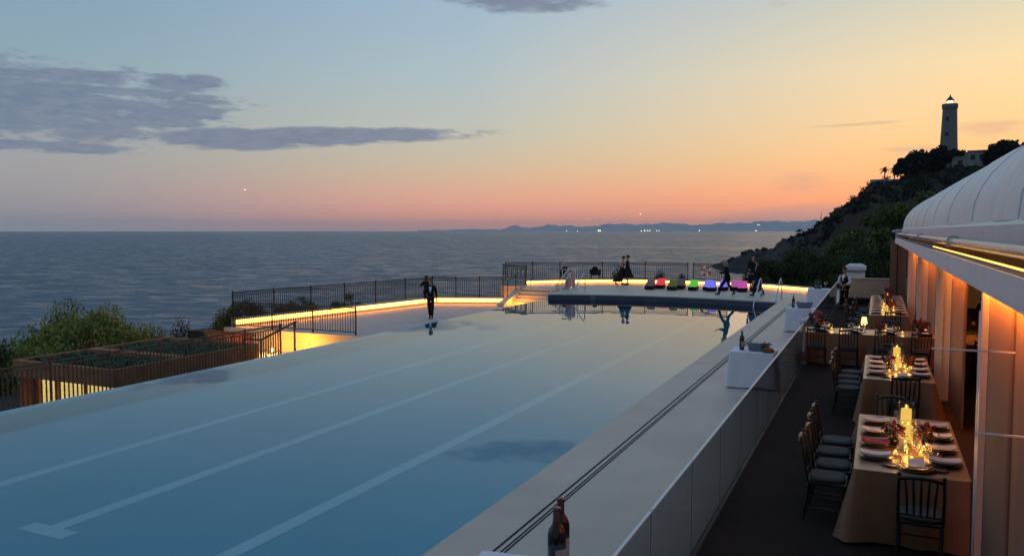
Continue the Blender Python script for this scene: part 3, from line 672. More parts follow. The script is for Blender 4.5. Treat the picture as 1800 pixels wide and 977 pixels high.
def tree(name, px, r, top_y, rx, hz, label, mt='leaf_pine', group=None, n=240, size=.5, trunk=.3, clumps=46, flat=.55, z0=None, lean=0.0, ry=None):
    dv, ca = az_dir(px); zb = head_z(px, r, True) - .4 if z0 is None else z0; zt = rise(top_y, r, ca)
    t_ = thing(name, dv * r + Vector((0, 0, zb)), label, 'tree', group)
    hh = zt - zb; cs = []; ry = ry or rx
    for k in range(clumps):
        a = random.uniform(0, 6.283); q = math.sqrt(random.random()); th = math.sqrt(max(0, 1 - q ** 2))
        z = hh - hz + hz * .95 * (th * random.uniform(.35, 1) if random.random() < .75 else random.uniform(0, .3))
        cs.append((rx * .85 * q * math.cos(a) + lean * hh, ry * .85 * q * math.sin(a), z - .12 * hz * flat, rx * random.uniform(.16, .30)))
    leaves(cs, n, size, (1, 1, .75), up=.8).build('crown', mt, t_)
    m = MB(); m.tube([(0, 0, -.6), (lean * hh * .4 + .1, .05, hh * .35), (lean * hh, 0, hh - hz * .75)], [trunk, trunk * .75, trunk * .5], 7)
    for k in range(6):
        a = k * 1.05 + random.random(); m.tube([(lean * hh * .9, 0, hh - hz * 1.02), (lean * hh + rx * .35 * math.cos(a), ry * .35 * math.sin(a), hh - hz * .7), (lean * hh + rx * .7 * math.cos(a), ry * .7 * math.sin(a), hh - hz * .45)], [trunk * .4, trunk * .28, trunk * .1], 5)
    m.build('trunk', 'bark', t_); return t_
GP = 'dark green pines on the slope behind the marquee'
for i, (px, r, ty, rx, hz, sz) in enumerate([(1500, 78, 396, 3.4, 6.4, .34), (1535, 92, 364, 4.4, 8.6, .40), (1572, 104, 337, 5.4, 10, .44), (1618, 112, 321, 5.6, 10.5, .46), (1520, 70, 428, 3.2, 4.8, .30), (1560, 72, 408, 3.6, 6.5, .32), (1668, 120, 322, 6.2, 10, .5), (1480, 66, 446, 2.4, 3.4, .26), (1600, 74, 400, 3.4, 6.5, .32), (1450, 68, 447, 2.6, 3.2, .28), (1410, 66, 446, 2.3, 3.4, .26)]):
    tree('pine_tree', px, r, ty, rx, hz, ['broad green pine at the left edge of the tree mass by the pale parapet', 'tall bushy green pine second along the rising tree mass behind the marquee', 'tall bushy green pine in the middle of the rising tree mass behind the marquee', 'high green pine whose crown reaches the marquee roof edge', 'low dark pine in front of the left end of the tree mass', 'low dark pine behind the pale parapet wall', 'highest green pine half hidden by the marquee roof', 'small round dark tree at the left foot of the tree mass', 'dark pine right behind the far end of the marquee', 'low dark tree left of the waiter, at the end of the hedge', 'low dark tree on the slope between hedge and rocky cape'][i], 'leaf_pine' if i not in (4, 5, 7, 8, 9, 10) else 'leaf_hedge', GP, n=260, size=sz, clumps=56, trunk=.25, flat=.5)
# trees on the ridge by the lighthouse
for px, r, ty, rx, hz, lab in [(1612, 408, 267, 10.5, 9.0, 'wide dark umbrella pine on the ridge left of the lighthouse'), (1655, 405, 258, 8.8, 7.0, 'dark flat topped pine standing in front of the lighthouse foot'), (1588, 408, 276, 5, 6, 'smaller dark pine between the palms and the wide umbrella pine'), (1783, 385, 233, 12, 13, 'big dark tree on the ridge at the marquee roof edge'), (1755, 395, 247, 8, 9, 'dark round tree on the ridge right of the low house')]:
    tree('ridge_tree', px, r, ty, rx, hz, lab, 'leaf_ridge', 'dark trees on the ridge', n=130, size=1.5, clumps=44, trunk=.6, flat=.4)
def palm(px, r, top_y, hgt, rad, label):
    dv, ca = az_dir(px); zt = rise(top_y, r, ca); t_ = thing('palm_tree', dv * r + Vector((0, 0, zt - hgt)), label, 'palm tree', 'palms on the ridge')
    m = MB(); m.tube([(0, 0, -3), (.1, 0, hgt * .5), (0, 0, hgt - rad * .5)], [.32, .26, .3], 7); m.build('trunk', 'bark', t_)
    m = MB()
    for k in range(26):
        a = k * 2.4; el = random.uniform(-.5, 1.2); L = rad * random.uniform(.8, 1.1); p = Vector((0, 0, hgt - rad * .5)); pts = []
        for s in range(6): pts.append(p.copy()); p += Vector((math.cos(a) * math.cos(el), math.sin(a) * math.cos(el), math.sin(el))) * L / 5; el -= .28
        for i in range(5):
            sd = Vector((-math.sin(a), math.cos(a), 0)); w0, w1 = [(.15, .42, .5, .42, .25, .05)[j] for j in (i, i + 1)]
            m.add([pts[i] - sd * w0, pts[i] + sd * w0, pts[i + 1] + sd * w1, pts[i + 1] - sd * w1], [(0, 1, 2, 3)])
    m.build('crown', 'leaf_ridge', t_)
palm(1551, 410, 293, 7.5, 3.0, 'tall thin palm leftmost on the ridge below the lighthouse')
palm(1568, 408, 295, 6.0, 2.6, 'shorter palm on the ridge next to the leftmost palm')
# scrub along the skyline of the headland
for i in range(46):
    px = random.uniform(1285, 1600); dv, ca = az_dir(px); ry, rr = hl(px); r = rr - random.uniform(-4, 26); z = head_z(px, r)
    if i == 0: cs = []
    cs.append((dv.x * r, dv.y * r, z + random.uniform(-.4, .6), random.uniform(.8, 2.0)))
for i in range(260):
    px = random.uniform(1380, 1700); dv, ca = az_dir(px); ry, rr = hl(px); r = random.uniform(rr * .6, rr); z = head_z(px, r)
    cs.append((dv.x * r, dv.y * r, z, random.uniform(1.2, 3.0)))
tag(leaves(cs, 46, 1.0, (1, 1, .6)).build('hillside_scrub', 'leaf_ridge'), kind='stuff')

# ------------------------------------------------------------------ lighthouse and buildings on the ridge
dv, ca = az_dir(1661.5); r = 425.0; sc_ = r * ca / F_
zb = rise(296, r, ca) - 2; zc = rise(190, r, ca)
t_ = thing('lighthouse', dv * r + Vector((0, 0, zb)), 'grey stone lighthouse with its lamp lit on top of the dark headland', 'lighthouse')
hh = zc - zb
m = MB(); m.lathe([(16.3 * sc_, 0), (15.8 * sc_, hh * .1), (13.5 * sc_, hh * .45), (11.4 * sc_, hh * .93), (11.0 * sc_, hh)], 8, cap=True, smooth=False); m.build('tower', 'tower_stone', t_)
m = MB(); m.lathe([(11.1 * sc_, hh - 1.6), (12.6 * sc_, hh - .7), (12.6 * sc_, hh + 1.0), (11.6 * sc_, hh + 1.0), (11.6 * sc_, hh + .1), (.1, hh + .1)], 16, smooth=False); m.build('gallery', 'tower_stone', t_)
m = MB(); m.lathe([(5.4 * sc_, hh), (5.4 * sc_, hh + 1.0), (5.9 * sc_, hh + 1.05)], 12, cap=True, smooth=False); m.build('lantern_base', 'tower_stone', t_)
m = MB(); m.lathe([(5.2 * sc_, hh + 1.05), (5.2 * sc_, hh + 2.5)], 12, cap=True, smooth=False); lamp_o = m.build('lamp', 'lantern_light', t_)
m = MB()
for k in range(8): a = k * math.pi / 4; m.bar((5.5 * sc_ * math.cos(a), 5.5 * sc_ * math.sin(a), hh + 1), (5.5 * sc_ * math.cos(a), 5.5 * sc_ * math.sin(a), hh + 2.6), .18)
m.build('glazing_bars', 'dark_iron', lamp_o)
m = MB(); m.lathe([(7.2 * sc_, hh + 2.5), (5.6 * sc_, hh + 3.1), (2.0 * sc_, hh + 4.3), (.9 * sc_, hh + 4.7), (.9 * sc_, hh + 5.2), (.01, hh + 5.4)], 12); m.build('roof', 'dark_iron', t_)
m = MB()
for zf in (.3, .55, .78):
    rr_ = (16.3 - 5.0 * zf) * sc_; a = -math.pi / 2 - .35; m.box(rr_ * math.cos(a) - .5, rr_ * math.cos(a) + .5, rr_ * math.sin(a) - .2, rr_ * math.sin(a) + .5, hh * zf, hh * zf + 1.6)
m.build('window', 'dark_iron', t_)
def block(name, px0, px1, y0, y1, r, depth, label, cat, m_, extra=None):
    d0, c0 = az_dir(px0); d1, c1 = az_dir(px1); a = d0 * r; b = d1 * r; z0, z1 = rise(y1, r, c0), rise(y0, r, c0)
    t_ = thing(name, (a + b) / 2 + Vector((0, 0, z0)), label, cat); t_.rotation_euler.z = math.atan2((b - a).y, (b - a).x); L = (b - a).length
    m = MB(); m.box(-L / 2, L / 2, 0, depth, -4, z1 - z0); m.build('wall', m_, t_); return t_, L, z1 - z0
t_, L, h_ = block('ridge_house', 1696, 1738, 268, 290, 398, 9, 'low pale flat roofed house on the ridge right of the lighthouse', 'house', 'house_wall')
m = MB(); m.box(-L / 2 - .4, L / 2 + .4, -.5, 9.4, h_, h_ + .45); m.build('roof', 'house_wall', t_)
for x in (-.30, .08, .30): m = MB(); m.box(L * x - .9, L * x + .9, -.06, .0, h_ * .35, h_ * .75); m.build('window', 'dark_iron', t_)
t_, L, h_ = block('ridge_house', 1668, 1697, 279, 296, 400, 8, 'lower dark gabled house on the ridge just beside the lighthouse foot', 'house', 'house_wall')
m = MB(); m.add([(-L / 2 - .3, -.3, h_), (L / 2 + .3, -.3, h_ ), (L / 2 + .3, 8.3, h_), (-L / 2 - .3, 8.3, h_), (-L / 2 - .3, 4, h_ + 1.3), (L / 2 + .3, 4, h_ + 2.2)], [(0, 1, 5, 4), (2, 3, 4, 5), (0, 4, 3), (1, 2, 5), (0, 3, 2, 1)]); m.build('roof', 'house_wall', t_)
m = MB(); m.box(-1, 1, -.06, 0, h_ * .3, h_ * .75); m.build('window', 'dark_iron', t_)
t_, L, h_ = block('terrace_wall', 1526, 1596, 316.5, 324, 398, 1.2, 'pale retaining wall along the hillside below the palms', 'wall', 'house_wall')
dv, ca = az_dir(1442); t_ = thing('mast', dv * 411 + Vector((0, 0, head_z(1442, 411) - 1)), 'thin lone mast on the slope of the headland against the sunset', 'mast'); m = MB(); m.tube([(0, 0, 0), (0, 0, 6.5)], [.16, .1], 6); m.build('pole', 'dark_iron', t_); m = MB(); m.box(-.3, .3, -.3, .3, -1, .4); m.build('base', 'rock', t_)

# ------------------------------------------------------------------ glass balustrade between deck and dining floor
t_ = thing('glass_balustrade', (-1.6, 20, D), 'long frameless glass balustrade between the pale pool deck and the dining tables', 'glass railing')
GX = -1.60; y = 4.59; k = 0
while y < 36.6:
    m = MB(); m.box(GX - .008, GX + .008, y + .012, y + 1.538, D + .002, D + .975); gp_ = m.build('glass_panel', 'glass_pane', t_, world=True)
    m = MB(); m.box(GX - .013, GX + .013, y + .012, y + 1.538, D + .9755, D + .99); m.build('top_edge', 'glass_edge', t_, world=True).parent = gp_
    m = MB(); m.box(GX - .003, GX + .003, y + .006, y + .0095, D + .002, D + .975); m.build('side_edge', 'zinc', t_, world=True).parent = gp_
    y += 1.55; k += 1
m = MB(); m.box(GX - .03, GX + .03, 4.5, y, D + .0005, D + .0018); m.build('base_channel', 'grout', t_, world=True)
t_ = thing('post', (-1.62, 20.4, D), 'short white post by the glass railing at the corner of the crosswise table', 'post')
m = MB(); m.lathe([(.10, 0), (.10, .06), (.06, .08), (.06, .98), (.09, 1.0), (.09, 1.06), (.02, 1.1)], 12, cap=True); m.build('shaft', 'white_metal', t_)
# two clear glass wind screens in front of the tables
for nm, x0, x1, yy, zt, lab in (('far', .39, 2.0, 6.9, 2.60, 'taller clear glass screen edge crossing in front of the dining tables'), ('near', .58, 2.0, 5.7, 2.24, 'lower clear glass screen edge nearest the marquee wall')):
    t_ = thing('glass_screen', (x0, yy, D), lab, 'glass screen')
    m = MB(); m.box(x0, x1, yy - .005, yy + .005, D + .01, zt - .014); m.build('glass_panel', 'glass_screen', t_, world=True)
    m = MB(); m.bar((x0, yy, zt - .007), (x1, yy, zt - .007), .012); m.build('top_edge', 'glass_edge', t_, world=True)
    m = MB(); m.bar((x0 - .004, yy, D + .01), (x0 - .004, yy, zt), .007); m.build('side_edge', 'glass_screen', t_, world=True)

# ------------------------------------------------------------------ parapet, kiosk behind it
t_ = thing('parapet_wall', (0, 38.6, D), 'smooth beige parapet wall closing the dining terrace behind the waiter', 'wall')
m = MB(); m.box(-1.55, 1.4, 38.45, 38.7, D - .2, D + 1.06); m.build('wall', 'plaster_lamplit', t_, world=True)
m = MB(); m.box(-1.58, 1.4, 38.42, 38.73, D + 1.062, D + 1.11); m.build('coping', 'plaster_lamplit', t_, world=True)
t_ = thing('planter_box', (-1.0, 37.9, D), 'low dark planter box at the foot of the beige parapet', 'planter')
m = MB(); m.box(-1.5, -.2, 37.7, 38.3, D, D + .26); m.build('box', 'lounger_base', t_, world=True, bevel=.02)
m = MB(); m.box(-1.45, -.25, 37.75, 38.25, D + .262, D + .275); m.build('soil', 'soil', t_, world=True)
t_ = thing('lattice_kiosk', (-.95, 41.2, D), 'small white lattice sided kiosk with a low hipped top behind the parapet', 'kiosk')
m = MB(); m.box(-1.35, -.55, 40.8, 41.7, D, D + 1.2); m.build('body', 'plaster_white', t_, world=True)
m = MB()
for k in range(9):
    x = -1.37 + k * .0925
    m.bar((x, 40.78, D + 1.2), (x + .0925, 40.78, D + 1.36), .018); m.bar((x + .0925, 40.78, D + 1.2), (x, 40.78, D + 1.36), .018)
m.build('lattice', 'white_metal', t_, world=True)
m = MB(); m.add([(-1.42, 40.74, D + 1.36), (-.50, 40.74, D + 1.36), (-.50, 41.8, D + 1.36), (-1.42, 41.8, D + 1.36), (-1.42, 40.74, D + 1.52), (-.50, 40.74, D + 1.52), (-.50, 41.8, D + 1.52), (-1.42, 41.8, D + 1.52), (-1.22, 41, D + 1.64), (-.7, 41, D + 1.64), (-.7, 41.5, D + 1.64), (-1.22, 41.5, D + 1.64)], [(3, 2, 1, 0), (0, 1, 5, 4), (1, 2, 6, 5), (2, 3, 7, 6), (3, 0, 4, 7), (4, 5, 9, 8), (5, 6, 10, 9), (6, 7, 11, 10), (7, 4, 8, 11), (8, 9, 10, 11)]); m.build('roof', 'plaster_white', t_, world=True)

# ------------------------------------------------------------------ marquee
YAW = R(.37)
t_ = mq = thing('marquee', (0, 0, D), 'white vaulted event marquee with orange lit wall panels along the dining terrace', 'marquee', rz=YAW)
zE = H - D                                # eye height in the marquee's frame
Y0, Y1, XW = 1.0, 38.0, 1.38
SE = .815          # eave and vault size
def _sc(m): m.v = [(x * SE, y, zE + (z - zE) * SE) for x, y, z in m.v]; return m
MB.sc = _sc
# vault of scalloped membrane bays
def vault(y0, y1, x0, a, b, zb, bulge, nseg=26, ny=7):
    P = MB(); 
    for j in range(ny + 1):
        t = j / ny; yy = y0 + (y1 - y0) * t; g = bulge * (4 * t * (1 - t)) ** .8
        for i in range(nseg + 1):
            th = math.pi * i / nseg; P.v.append((x0 + a - (a + g * .5) * math.cos(th) , yy, zb + (b + g) * max(0, math.sin(th)) ** .92))
    P.f = [(j * (nseg + 1) + i, j * (nseg + 1) + i + 1, (j + 1) * (nseg + 1) + i + 1, (j + 1) * (nseg + 1) + i) for j in range(ny) for i in range(nseg)]; P.sm = [True] * len(P.f); return P
ys = [Y0 + (Y1 - Y0) * k / 20 for k in range(21)]
for a_, b_ in zip(ys[:-1], ys[1:]):
    vault(a_ + .003, b_ - .003, 1.46, 4.0, 2.05, zE + .12, .03 + random.uniform(-.012, .015)).sc().build('roof_panel', 'membrane', mq)
for yy in ys[2::2]:
    P = MB(); pts = [(1.46 + 4 - 4.0 * math.cos(math.pi * i / 26), yy, zE + .12 + 2.05 * max(0, math.sin(math.pi * i / 26)) ** .92 + .004) for i in range(27)]; P.tube(pts, .018, 6); P.sc().build('roof_rib', 'zinc' if abs(yy - 17.6) < 1.0 else 'membrane', mq)
P = MB(); k_ = int((Y1 - Y0) / .12); 
for i in range(k_):     # cream scalloped valance at the foot of the vault
    ya = Y0 + i * .12; dz = .012 * math.sin(i * 1.3) + .01 * math.sin(i * .37)
    dz2 = .012 * math.sin((i + 1) * 1.3) + .01 * math.sin((i + 1) * .37)
    P.add([(1.415, ya, zE + .065), (1.415, ya + .12, zE + .065), (1.50 + dz2, ya + .12, zE + .175 + dz2), (1.50 + dz, ya, zE + .175 + dz)], [(0, 1, 2, 3)], True)
P.sc().build('valance', 'valance', mq)
ylist = np.linspace(Y0, Y1, 9)
for a_, b_ in zip(ylist[:-1], ylist[1:]):
    P = MB(); P.box(1.38, 1.43, a_ + .004, b_ - .004, zE - .16, zE + .062); P.sc().build('upper_board', 'tent_board', mq)
P = MB(); P.box(1.405, 1.45, Y0, Y1, zE - .30, zE - .165); P.box(1.16, 1.40, Y0, Y1, zE - .40, zE - .385); P.sc().build('gutter_back', 'zinc', mq)
# half-round steel gutter with clips, light line under it
P = MB(); ng = 10; gy = np.linspace(Y0, Y1, 60)
for j, yy in enumerate(gy):
    for i in range(ng + 1):
        th = math.pi * (.02 + .96 * i / ng); P.v.append((1.235 - .085 * math.cos(th), yy, zE - .225 + .045 - .085 * math.sin(th) * 1.0))
P.f = [(j * (ng + 1) + i, (j + 1) * (ng + 1) + i, (j + 1) * (ng + 1) + i + 1, j * (ng + 1) + i + 1) for j in range(59) for i in range(ng)]; P.sm = [True] * len(P.f); gutter_o = P.sc().build('gutter', 'steel', mq)
P = MB(); P.tube([(1.225, Y0, zE - .195), (1.225, Y1, zE - .195)], .062, 14); P.sc().build('roof_pipe', 'zinc', mq)
for yy in np.arange(4.1, Y1, 8.2):
    P = MB(); pts = [(1.225 - .092 * math.cos(th), yy, zE - .195 + .092 * math.sin(th)) for th in np.linspace(-.9, math.pi + .2, 12)]
    for p, q in zip(pts[:-1], pts[1:]): P.bar(p, q, .045, .012, upv=(0, 1, 0))
    P.sc().build('gutter_clip', 'white_metal', mq).parent = gutter_o
P = MB(); P.box(1.128, 1.142, Y0, 15.0, zE - .335, zE - .318); P.sc().build('light_line', 'led_gutter', mq)
P = MB(); P.add([(1.08, Y0, zE - .655), (1.08, Y1, zE - .655), (1.10, Y1, zE - .385), (1.10, Y0, zE - .385), (1.11, Y0, zE - .655), (1.11, Y1, zE - .655), (1.13, Y1, zE - .385), (1.13, Y0, zE - .385)], [(0, 3, 2, 1), (4, 5, 6, 7), (0, 1, 5, 4), (3, 7, 6, 2), (0, 4, 7, 3), (1, 2, 6, 5)]); P.sc().build('fascia', 'tent_board', mq)
P = MB(); P.box(1.10, 1.40, Y1 - .06, Y1 - .02, zE - .655, zE + .05); P.sc().build('fascia_end', 'tent_board', mq)
P = MB(); P.tube([(1.0, Y1 - .1, zE - .05), (1.25, Y1 - .1, zE + .0), (1.45, Y1 - .1, zE + .03)], .035, 8); P.ball((1.0, Y1 - .1, zE - .05), .07); P.sc().build('eave_bracket', 'white_metal', mq)
P = MB(); P.box(7.75, 7.80, Y0, Y1, 0, zE + .05); P.build('back_wall', 'panel_blush', mq)
P = MB(); pts = [(SE * (1.46 + 4 - 3.98 * math.cos(math.pi * i / 26)), Y1 - .02, zE + SE * (.12 + 2.03 * max(0, math.sin(math.pi * i / 26)) ** .92)) for i in range(27)]
P.add([(1.40, Y1 - .02, 0), (1.40, Y1 - .02, zE), *pts[1:], (7.74, Y1 - .02, 0)], [tuple(range(29))]); P.build('gable', 'membrane', mq)
# eave light washing down the wall panels
P = MB(); P.box(1.26, 1.29, 9.0, Y1 - .3, zE - .47, zE - .445); P.build('eave_light', 'led_eave', mq)
for k in range(3):      # directional wall-washers of the eave
    l = bpy.data.lights.new('wall_washer', 'AREA'); l.shape = 'RECTANGLE'; l.size = .03; l.size_y = 8.0; l.energy = 165; l.color = (1, .25, .02); l.spread = R(85); lo = bpy.data.objects.new('wall_washer', l); col.objects.link(lo); lo.parent = mq; lo.location = (1.25, 13.3 + 8 * k, zE - .47); lo.rotation_euler = (0, R(-30), 0)
l = bpy.data.lights.new('wall_washer', 'AREA'); l.shape = 'RECTANGLE'; l.size = .02; l.size_y = 6.0; l.energy = 95; l.color = (1, .25, .02); l.spread = R(85); lo = bpy.data.objects.new('wall_washer', l); col.objects.link(lo); lo.parent = mq; lo.location = (.92, 5.4, zE - .46); lo.rotation_euler = (0, R(-28), 0)
P = MB(); P.box(.905, 1.40, Y0, Y1, zE - .41, zE - .395); P.build('soffit', 'tent_board', mq)
# wall panels: bays of sliding leaves, one opening left
def leaf(y0, y1, x):
    P = MB(); nn_ = 10
    for j in range(nn_ + 1):
        yy = y0 + (y1 - y0) * j / nn_
        P.v += [(x - .012 * math.sin(math.pi * j / nn_), yy, .01), (x - .012 * math.sin(math.pi * j / nn_), yy, zE - .415)]
    P.f = [(2 * j, 2 * j + 1, 2 * j + 3, 2 * j + 2) for j in range(nn_)]; P.sm = [True] * nn_
    P.v += [(x + .03, y0, .01), (x + .03, y0, zE - .415), (x + .03, y1, .01), (x + .03, y1, zE - .415)]; o = 2 * nn_ + 2
    P.f += [(0, o, o + 1, 1), (o - 2, o - 1, o + 3, o + 2), (o, o + 2, o + 3, o + 1)]; P.sm += [False] * 3
    P.build('wall_panel', 'panel_blush', mq)
for y0, y1 in ((9.0, 12.3), (14.6, 17.3), (17.5, 20.5), (21.0, 23.9), (24.1, 28.5), (29.2, 32.5), (32.7, 35.9), (36.1, 37.9)):
    leaf(y0, y1, XW)
for y0, y1 in ((1.2, 4.0), (4.12, 6.86), (6.98, 8.36)): leaf(y0, y1, .985)      # leaves slid forward on the outer track
for y_, x_ in ((4.06, .985), (6.92, .985), (17.4, XW), (24.0, XW), (32.6, XW), (36.0, XW)):
    P = MB(); P.box(x_ + .002, x_ + .03, y_ - .13, y_ + .13, .01, zE - .415); P.build('panel_seam', 'panel_seam', mq)
P = MB(); P.box(.935, 1.03, 8.40, 8.52, 0, zE - .42); P.box(.93, .98, 8.52, 8.60, 0, zE - .75); P.build('post', 'white_metal', mq)
for y_ in (17.0, 24.0, 30.2):
    P = MB(); P.box(XW - .25, XW - .13, y_ - .06, y_ + .06, 0, zE - .42); P.box(XW - .13, XW + .03, y_ - .025, y_ + .025, 0, zE - .43); P.build('post', 'white_metal', mq)
P = MB(); P.add([(.72, 38.2, .01), (1.36, 38.22, .01), (1.36, 38.22, zE - .42), (.72, 38.2, zE - .42), (.72, 38.25, .01), (1.36, 38.27, .01), (1.36, 38.27, zE - .42), (.72, 38.25, zE - .42)], [(0, 1, 2, 3), (7, 6, 5, 4), (0, 3, 7, 4)]); P.build('end_panel', 'panel_blush', mq)
P = MB(); P.box(.98, 1.02, 38.18, 38.199, .01, zE - .45); P.build('end_seam', 'panel_seam', mq)
for k, (x, y_, e_) in enumerate(((3.4, 23.6, 110), (4.5, 31, 50))):
    l = bpy.data.lights.new('tent_lamp', 'POINT'); l.energy = e_; l.color = (1, .42, .10); l.shadow_soft_size = .25; lo = bpy.data.objects.new('tent_lamp', l); col.objects.link(lo); lo.location = (x, y_, 2.9); lo.parent = mq

# ------------------------------------------------------------------ dining furniture
def make_chair():
    t_ = thing('dining_chair', (0, 0, D), 'x', 'chair', 'black dining chairs')     # faces +y, back at -y
    m = MB(); m.prism([(-.19, -.19), (.19, -.19), (.215, .21), (-.215, .21)], .42, .455); st_ = m.build('seat', 'black_wood', t_, bevel=.008)
    m = MB(); P = []
    for z, k in ((.457, .93), (.48, 1.0), (.495, .96), (.505, .75)): P.append((z, k))
    n = 20
    for z, k in P:
        for i in range(n):
            a = 2 * math.pi * i / n; c, s = math.cos(a), math.sin(a); e = .55
            m.v.append((.195 * k * math.copysign(abs(c) ** e, c), .01 + .195 * k * math.copysign(abs(s) ** e, s), z))
    m.f = [(i * n + j, i * n + (j + 1) % n, (i + 1) * n + (j + 1) % n, (i + 1) * n + j) for i in range(3) for j in range(n)] + [tuple(range(3 * n, 4 * n))]; m.sm = [True] * (3 * n) + [False]
    m.build('seat_pad', 'seat_fabric', st_)
    m = MB(); yb = lambda z: -.19 - (z - .45) * .16
    for s in (-1, 1): m.tube([(s * .19, yb(.45), .45), (s * .195, yb(.7), .7), (s * .19, yb(.9), .9)], [.017, .014, .015], 8); m.ball((s * .19, yb(.92), .925), .021, 8, 6)
    m.tube([(-.2, yb(.9), .885), (-.1, yb(.9) - .02, .905), (0, yb(.9) - .025, .915), (.1, yb(.9) - .02, .905), (.2, yb(.9), .885)], .022, 8)
    m.tube([(-.19, yb(.53), .53), (0, yb(.53) - .015, .53), (.19, yb(.53), .53)], .012, 8)
    for k in range(5):
        x = -.12 + k * .06; bow = -.02 * math.cos(x / .2 * 1.4); m.tube([(x * .95, yb(.53) + bow, .53), (x, yb(.7) + bow - .005, .7), (x * 1.15, yb(.89) + bow, .895)], [.010, .014, .010], 6)
    m.build('backrest', 'black_wood', t_)
    for s in (-1, 1):
        m = MB(); m.tube([(s * .195, .19, .42), (s * .195, .19, .3), (s * .2, .2, 0)], [.02, .017, .011], 8); m.build('leg', 'black_wood', t_)
        m = MB(); m.tube([(s * .18, -.18, .43), (s * .18, -.19, .25), (s * .19, -.235, 0)], [.018, .017, .012], 8); m.build('leg', 'black_wood', t_)
    m = MB(); m.tube([(-.195, .19, .2), (.195, .19, .2)], .009, 6); m.tube([(-.19, .195, .16), (-.185, -.2, .16)], .009, 6); m.tube([(.19, .195, .16), (.185, -.2, .16)], .009, 6); m.build('stretcher', 'black_wood', t_)
    return Proto(t_)
chair = make_chair()
def chairp(x, y, rz, label): return chair.put((x + random.uniform(-.02, .02), y + random.uniform(-.02, .02), D + .001), rz + random.uniform(-.07, .07), label, 'black dining chairs')

def make_cloth_table(name, cx, cy, w, d, zt, hem, mt, label, tname, flare=.13, wob=.075, group=None, kind='table', zb=D, rz=0):
    # folding table under a draped cloth; the cloth lies on it and is its own thing
    t_ = thing(name, (cx, cy, zb), label, kind, group, rz)
    m = MB(); m.box(-w / 2 + .01, w / 2 - .01, -d / 2 + .01, d / 2 - .01, zt - .04, zt - .006); m.build('tabletop', 'black_wood', t_)
    for sx in (-1, 1):
        for sy in (-1, 1): m = MB(); m.tube([(sx * (w / 2 - .1), sy * (d / 2 - .1), 0), (sx * (w / 2 - .1), sy * (d / 2 - .1), zt - .04)], .018, 6); m.build('leg', 'black_wood', t_)
    m = MB(); per = []
    step = .035
    for (x0, y0), (x1, y1) in (((-w / 2, -d / 2), (w / 2, -d / 2)), ((w / 2, -d / 2), (w / 2, d / 2)), ((w / 2, d / 2), (-w / 2, d / 2)), ((-w / 2, d / 2), (-w / 2, -d / 2))):
        L = math.hypot(x1 - x0, y1 - y0); k = max(6, int(L / step)); nx, ny = (y1 - y0) / L, -(x1 - x0) / L
        for i in range(k): per.append((x0 + (x1 - x0) * i / k, y0 + (y1 - y0) * i / k, nx, ny, i / k, L))
    n = len(per); rows = [0, .02, .12, .3, .5, .72, .9, 1.0]; ph = random.uniform(0, 6)
    m.v.append((0, 0, zt))
    for t in rows:
        for i, (x, y, nx, ny, s, L) in enumerate(per):
            edge = min(s, 1 - s) * L            # distance to the nearer corner
            cn = max(0, 1 - edge / .28)
            fold = (abs(math.sin(i * .21 + ph)) * 1.5 - .9 + math.sin(i * .5 + ph * 2) * .35) * wob * t ** 1.3 * (1 - cn * .5)
            o = .004 + t * flare * .35 + cn ** 1.5 * flare * 1.15 * t + fold - .02 * math.sin(math.pi * min(1, cn * 1.4)) * t * (cn < .75)
            cx_ = -math.copysign(1, x) if False else 0
            m.v.append((x + nx * o + (math.copysign(cn ** 2 * flare * .55 * t, x) if abs(nx) < .5 else 0), y + ny * o + (math.copysign(cn ** 2 * flare * .55 * t, y) if abs(ny) < .5 else 0), zt - t * (zt - hem) + .012 * t * math.sin(i * .31 + ph)))
    for i in range(n): m.f.append((0, 1 + i, 1 + (i + 1) % n)); m.sm.append(False)
    for r_ in range(len(rows) - 1):
        for i in range(n):
            a, b = 1 + r_ * n + i, 1 + r_ * n + (i + 1) % n; m.f.append((a, a + n, b + n, b)); m.sm.append(True)
    c = thing('tablecloth', (cx, cy, zb + zt), tname, 'tablecloth', None, rz)
    m.v = [(x, y, z - zt) for x, y, z in m.v]; o = m.build('cloth', mt, c)
    return t_
TZ = .76
TABS = {'nearest': (.355, 10.22, 1.06, 2.70), 'second': (.355, 15.78, 1.06, 2.72), 'crosswise': (-.05, 21.05, 3.1, 1.14), 'farthest': (.32, 29.1, 1.04, 7.3)}
for k, (cx, cy, w, d) in TABS.items():
    make_cloth_table('dining_table', cx, cy, w, d, TZ, .03, 'cloth_blush', f'{k} long dining table of the terrace, standing under its blush cloth', f'blush satin cloth draped to the floor over the {k} dining table')
